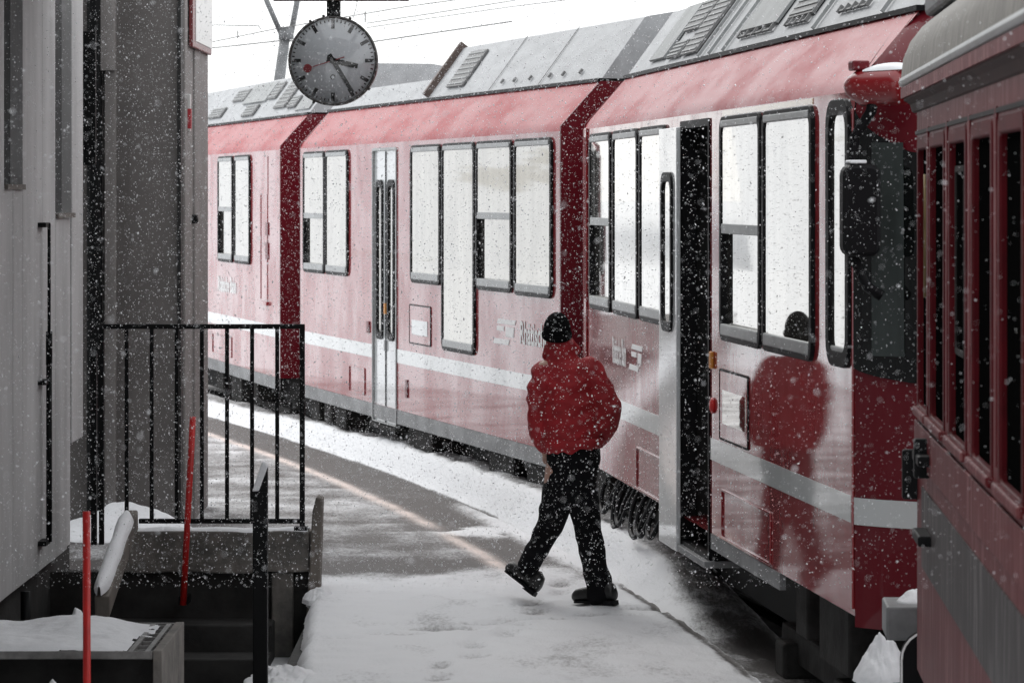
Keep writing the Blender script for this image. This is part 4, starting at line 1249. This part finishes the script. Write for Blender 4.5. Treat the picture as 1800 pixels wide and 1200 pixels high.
def fuse(mb, name, m, parent, voxel=.012, smooth=6, folds=0.0, fscale=9., fstretch=(1, 1, 1)):
    """merge overlapping forms into one skin; wrinkle it a little"""
    tmp = mb.build("tmp", m)
    r = tmp.modifiers.new("r", 'REMESH'); r.mode = 'VOXEL'; r.voxel_size = voxel
    s = tmp.modifiers.new("s", 'SMOOTH'); s.factor = .5; s.iterations = smooth
    dg = bpy.context.evaluated_depsgraph_get()
    me = bpy.data.meshes.new_from_object(tmp.evaluated_get(dg))
    if folds:
        nrm = [v.normal.copy() for v in me.vertices]
        for v, n in zip(me.vertices, nrm):
            c = v.co
            q = Vector((c.x * fscale * fstretch[0], c.y * fscale * fstretch[1], c.z * fscale * fstretch[2]))
            f = 1 - abs(mnoise.noise(q)) * 2.2 + .5 * mnoise.noise(q * 2.7)
            v.co = c + n * (folds * (f - .5))
    me.polygons.foreach_set('use_smooth', [True] * len(me.polygons))
    me.materials.clear(); me.materials.append(m); me.name = name
    bpy.data.objects.remove(tmp)
    o = bpy.data.objects.new(name, me); col.objects.link(o); o.parent = parent
    return o

def J(px, py, dy=0.0):           # photo measure to the walker's own frame (metres)
    return ((px - 1002) / 290., dy, (1070 - py) / 290.)

man = empty("person", (PX, PY, .012)); tag(man, "person in red jacket, black trousers and black cap walking across the snowy platform", "person")
# body under the clothes: one skin
b = MB()
limb(b, [(*J(992, 820), .10, .085), (*J(996, 740), .11, .085), (*J(996, 680), .14, .09), (*J(990, 650), .10, .07), (*J(984, 628), .052, .055), (*J(981, 608, .01), .056, .062)])
limb(b, [(*J(981, 604, .015), .060, .075), (*J(980, 588, .01), .072, .088), (*J(981, 577), .066, .080)])
limb(b, [(*J(965, 596, .075), .016, .016), (*J(962, 601, .095), .012, .012)], 8)          # nose
limb(b, [(*J(963, 592, .0), .010, .02), (*J(963, 602, .0), .008, .014)], 8)               # left ear
limb(b, [(*J(1001, 592, .0), .010, .02), (*J(1001, 602, .0), .008, .014)], 8)             # right ear
limb(b, [(*J(1018, 652), .065, .06), (*J(1052, 680), .05, .05), (*J(1076, 732, -.01), .042, .042), (*J(1052, 782, .10), .032, .032)])
limb(b, [(*J(962, 655), .06, .06), (*J(946, 690), .05, .05), (*J(944, 738, .03), .042, .042), (*J(958, 790, .08), .030, .030), (*J(962, 806, .09), .026, .034)])
for k, (dx, ln) in enumerate(((-.018, .050), (-.006, .058), (.006, .055), (.017, .045))):
    x, y, z = J(962, 812, .095)
    limb(b, [(x + dx, y, z, .0075, .0075), (x + dx * 1.05, y + .012, z - ln * .42, .007, .007), (x + dx + .006, y + .026, z - ln * .75, .006, .006)], 8)
x, y, z = J(966, 806, .12); limb(b, [(x, y, z, .009, .009), (x + .008, y + .02, z - .02, .008, .008), (x + .006, y + .03, z - .042, .007, .007)], 8)
limb(b, [(*J(985, 830), .085, .085), (*J(967, 931, .12), .055, .055), (*J(936, 1010, .30), .038, .038)])
limb(b, [(*J(1018, 830), .085, .085), (*J(1036, 935, .02), .055, .055), (*J(1058, 1040, -.02), .038, .038)])
fuse(b, "body", M_SKIN, man, .0075, 3)
# jacket
b = MB()
limb(b, [(*J(1008, 786), .172, .135), (*J(1006, 768), .176, .150), (*J(1003, 720), .172, .155), (*J(1000, 682), .176, .145), (*J(996, 656), .160, .115), (*J(990, 640), .105, .085), (*J(987, 622, .0), .092, .082), (*J(987, 612, .0), .085, .078)], 28)
limb(b, [(*J(1030, 655), .095, .085), (*J(1056, 684, -.01), .085, .085), (*J(1072, 722, -.03), .083, .085), (*J(1066, 756, .02), .075, .078), (*J(1055, 780, .10), .055, .06)])
limb(b, [(*J(962, 660), .088, .085), (*J(950, 690, .0), .078, .085), (*J(947, 730, .03), .070, .08), (*J(952, 770, .06), .064, .07), (*J(961, 796, .085), .046, .052)])
fuse(b, "jacket", M_JACKET, man, .010, 3, folds=.013, fscale=6.5, fstretch=(1.0, 1.0, 1.5))
b = MB(); rings = []
for zz_, k_ in ((775, 1.0), (780, 1.05), (787, 1.04), (793, .99)):
    x, y, z = J(1008, zz_); rings.append([(x + .186 * k_ * math.cos(a), y + .142 * k_ * math.sin(a), z) for a in [2 * math.pi * i / 36 for i in range(36)]])
b.loft(rings); b.build("hem_band", M_JACKET, man)
b = MB()                                         # collar roll and hem band
limb(b, [(*J(962, 633, .04), .030, .03), (*J(968, 612, .02), .026, .03), (*J(985, 604, -.05), .03, .03), (*J(1005, 608, -.02), .03, .03), (*J(1016, 622, .02), .03, .03)])
fuse(b, "collar", M_JACKET, man, .009, 4, folds=.004)
# trousers
b = MB()
limb(b, [(*J(1010, 775), .150, .115), (*J(1011, 810), .163, .128), (*J(1008, 845), .158, .125)], 24)
limb(b, [(*J(992, 840, .02), .105, .11), (*J(983, 885, .07), .106, .10), (*J(970, 930, .13), .083, .085), (*J(950, 975, .21), .074, .076), (*J(936, 1000, .28), .072, .073), (*J(932, 1011, .30), .074, .072)])
limb(b, [(*J(1022, 840, -.01), .105, .11), (*J(1028, 890, .0), .096, .10), (*J(1036, 940, .01), .082, .085), (*J(1046, 990, -.01), .077, .08), (*J(1055, 1034, -.02), .082, .085), (*J(1057, 1050, -.02), .086, .09)])
fuse(b, "trousers", M_TROUS, man, .011, 4, folds=.008, fscale=8., fstretch=(1, 1, .7))
# boots: heel-strike on the leading foot, flat on the other
def boot(heel, toe, up, parent):
    h, t = Vector(heel), Vector(toe); d = (t - h).normalized(); u = Vector(up); u = (u - d * u.dot(d)).normalized(); s = d.cross(u)
    q = MB(); L_ = (t - h).length
    def ringb(k, w, hh, zb=0.0):
        c = h + d * (L_ * k)
        return [c + s * (1.05 * w * math.cos(a)) + u * (zb + hh * .53 + hh * .53 * math.sin(a)) for a in [2 * math.pi * i / 14 for i in range(14)]]
    q.loft([ringb(-.02, .025, .06, .02), ringb(.03, .036, .10, .012), ringb(.2, .040, .12, .012), ringb(.4, .040, .105, .012), ringb(.6, .046, .088, .008), ringb(.8, .047, .080, .008), ringb(.93, .040, .070, .008), ringb(1.0, .026, .050, .012), ringb(1.03, .010, .022, .022)])
    o = q.build("boot", M_BOOT, parent)
    so = MB()
    so.loft([[h + d * (L_ * k) + s * (w * a) + u * (b_) for a, b_ in ((-1, 0), (1, 0), (1, .016), (-1, .016))] for k, w in ((-.02, .028), (.1, .040), (.35, .038), (.65, .046), (.88, .042), (.96, .024))], smooth=False)
    so.build("sole", M_RUBBER, o)
    hl = MB(); hl.loft([[h + d * (L_ * k) + s * (w * a) + u * (b_) for a, b_ in ((-1, -.012), (1, -.012), (1, .0), (-1, .0))] for k, w in ((-.02, .03), (.1, .04), (.3, .04))], smooth=False)
    hl.build("heel", M_RUBBER, o)
    return o
boot((*J(942, 1056, .30)[:2], .030), (*J(888, 1016, .40)[:2], .165), (.35, .1, .9), man)
boot((*J(1083, 1063, -.09)[:2], .024), (*J(1012, 1066, .08)[:2], .006), (0, 0, 1), man)
# cap
b = MB()
rings = []
for k in range(11):
    t = k / 10; a = R(90 * t)
    r_ = math.cos(a)
    x, y, z = J(981, 592, -.002)
    rings.append([(x + .086 * r_ * math.cos(q) + .003 * t, y + .102 * r_ * math.sin(q), z + .130 * math.sin(a) ** .9 - .028 * (1 - t) * max(0, -math.sin(q))) for q in [2 * math.pi * i / 28 for i in range(28)]])
b.loft(rings, caps=True)
b.build("cap", M_CAP, man)
b = MB(); rings = []
for k in range(29):
    q = 2 * math.pi * k / 28; x, y, z = J(981, 594, -.002)
    c = Vector((x + .085 * math.cos(q), y + .101 * math.sin(q), z - .028 * max(0, -math.sin(q))))
    rings.append([c + Vector((math.cos(q) * .009 * math.cos(w), math.sin(q) * .009 * math.cos(w), .020 * math.sin(w))) for w in [2 * math.pi * i / 8 for i in range(8)]])
b.loft(rings, caps=False); b.build("cap_band", M_CAP, man)

# ------------------------------------------------------------------ falling snow
rng = np.random.default_rng(3)
NF = 170000
u = rng.random(NF)
Yf = np.where(rng.random(NF) < .022, 4.5 + 4 * u, (8.0 ** 2.2 + u * (29. ** 2.2 - 8.0 ** 2.2)) ** (1 / 2.2))
Xf = (rng.random(NF) * 2 - 1) * (.19 * Yf + .4)
Zf = 2.5 + (-.115 + rng.random(NF) * .19) * Yf
# none inside the trains or houses
c3x = 1.0622 - .1129 * (Yf - 20.49); c4x = C4X + C4S * (Yf - C4Y)
lim = np.where(Yf < 13.7, c4x, np.where(Yf < 25.3, c3x, -.076 - .2655 * (Yf - 27.4))) - .06
ok = (Xf < lim) & (Zf > .05) & ~((Xf < AX + .05) & (Yf < 22.7)) & ~((Xf < -2.6) & (Yf > 25.0))
Xf, Yf, Zf = Xf[ok], Yf[ok], Zf[ok]
n = len(Xf)
sz = np.clip(rng.lognormal(math.log(.0019), .42, n), .0009, .0062) * np.clip(Yf / 18, .55, 1.15)
base = np.array([(1, 0, 0), (-1, 0, 0), (0, 1, 0), (0, -1, 0), (0, 0, 1), (0, 0, -1)], float)
tris = np.array([(0, 2, 4), (2, 1, 4), (1, 3, 4), (3, 0, 4), (2, 0, 5), (1, 2, 5), (3, 1, 5), (0, 3, 5)])
st_ = np.stack([np.ones(n), rng.uniform(.5, 1, n), rng.uniform(.6, 2.0, n)], -1)
ax = rng.normal(size=(n, 3)) * np.array([.5, .5, 1]); ax /= np.linalg.norm(ax, axis=1)[:, None]
ang = rng.uniform(0, math.pi, n)
V = base[None] * st_[:, None] * sz[:, None, None]
ca, sa = np.cos(ang)[:, None, None], np.sin(ang)[:, None, None]
k_ = ax[:, None, :]
V = V * ca + np.cross(np.broadcast_to(k_, V.shape), V) * sa + k_ * (V * k_).sum(-1, keepdims=True) * (1 - ca)
V += np.stack([Xf, Yf, Zf], -1)[:, None]
F = tris[None] + (np.arange(n) * 6)[:, None, None]
me = bpy.data.meshes.new("falling_snow")
me.from_pydata(V.reshape(-1, 3).tolist(), [], F.reshape(-1, 3).tolist())
me.materials.append(M_FLAKE)
o = bpy.data.objects.new("falling_snow", me); col.objects.link(o)
tag(o, "white snowflakes driving through the air", "falling snow", kind='stuff')
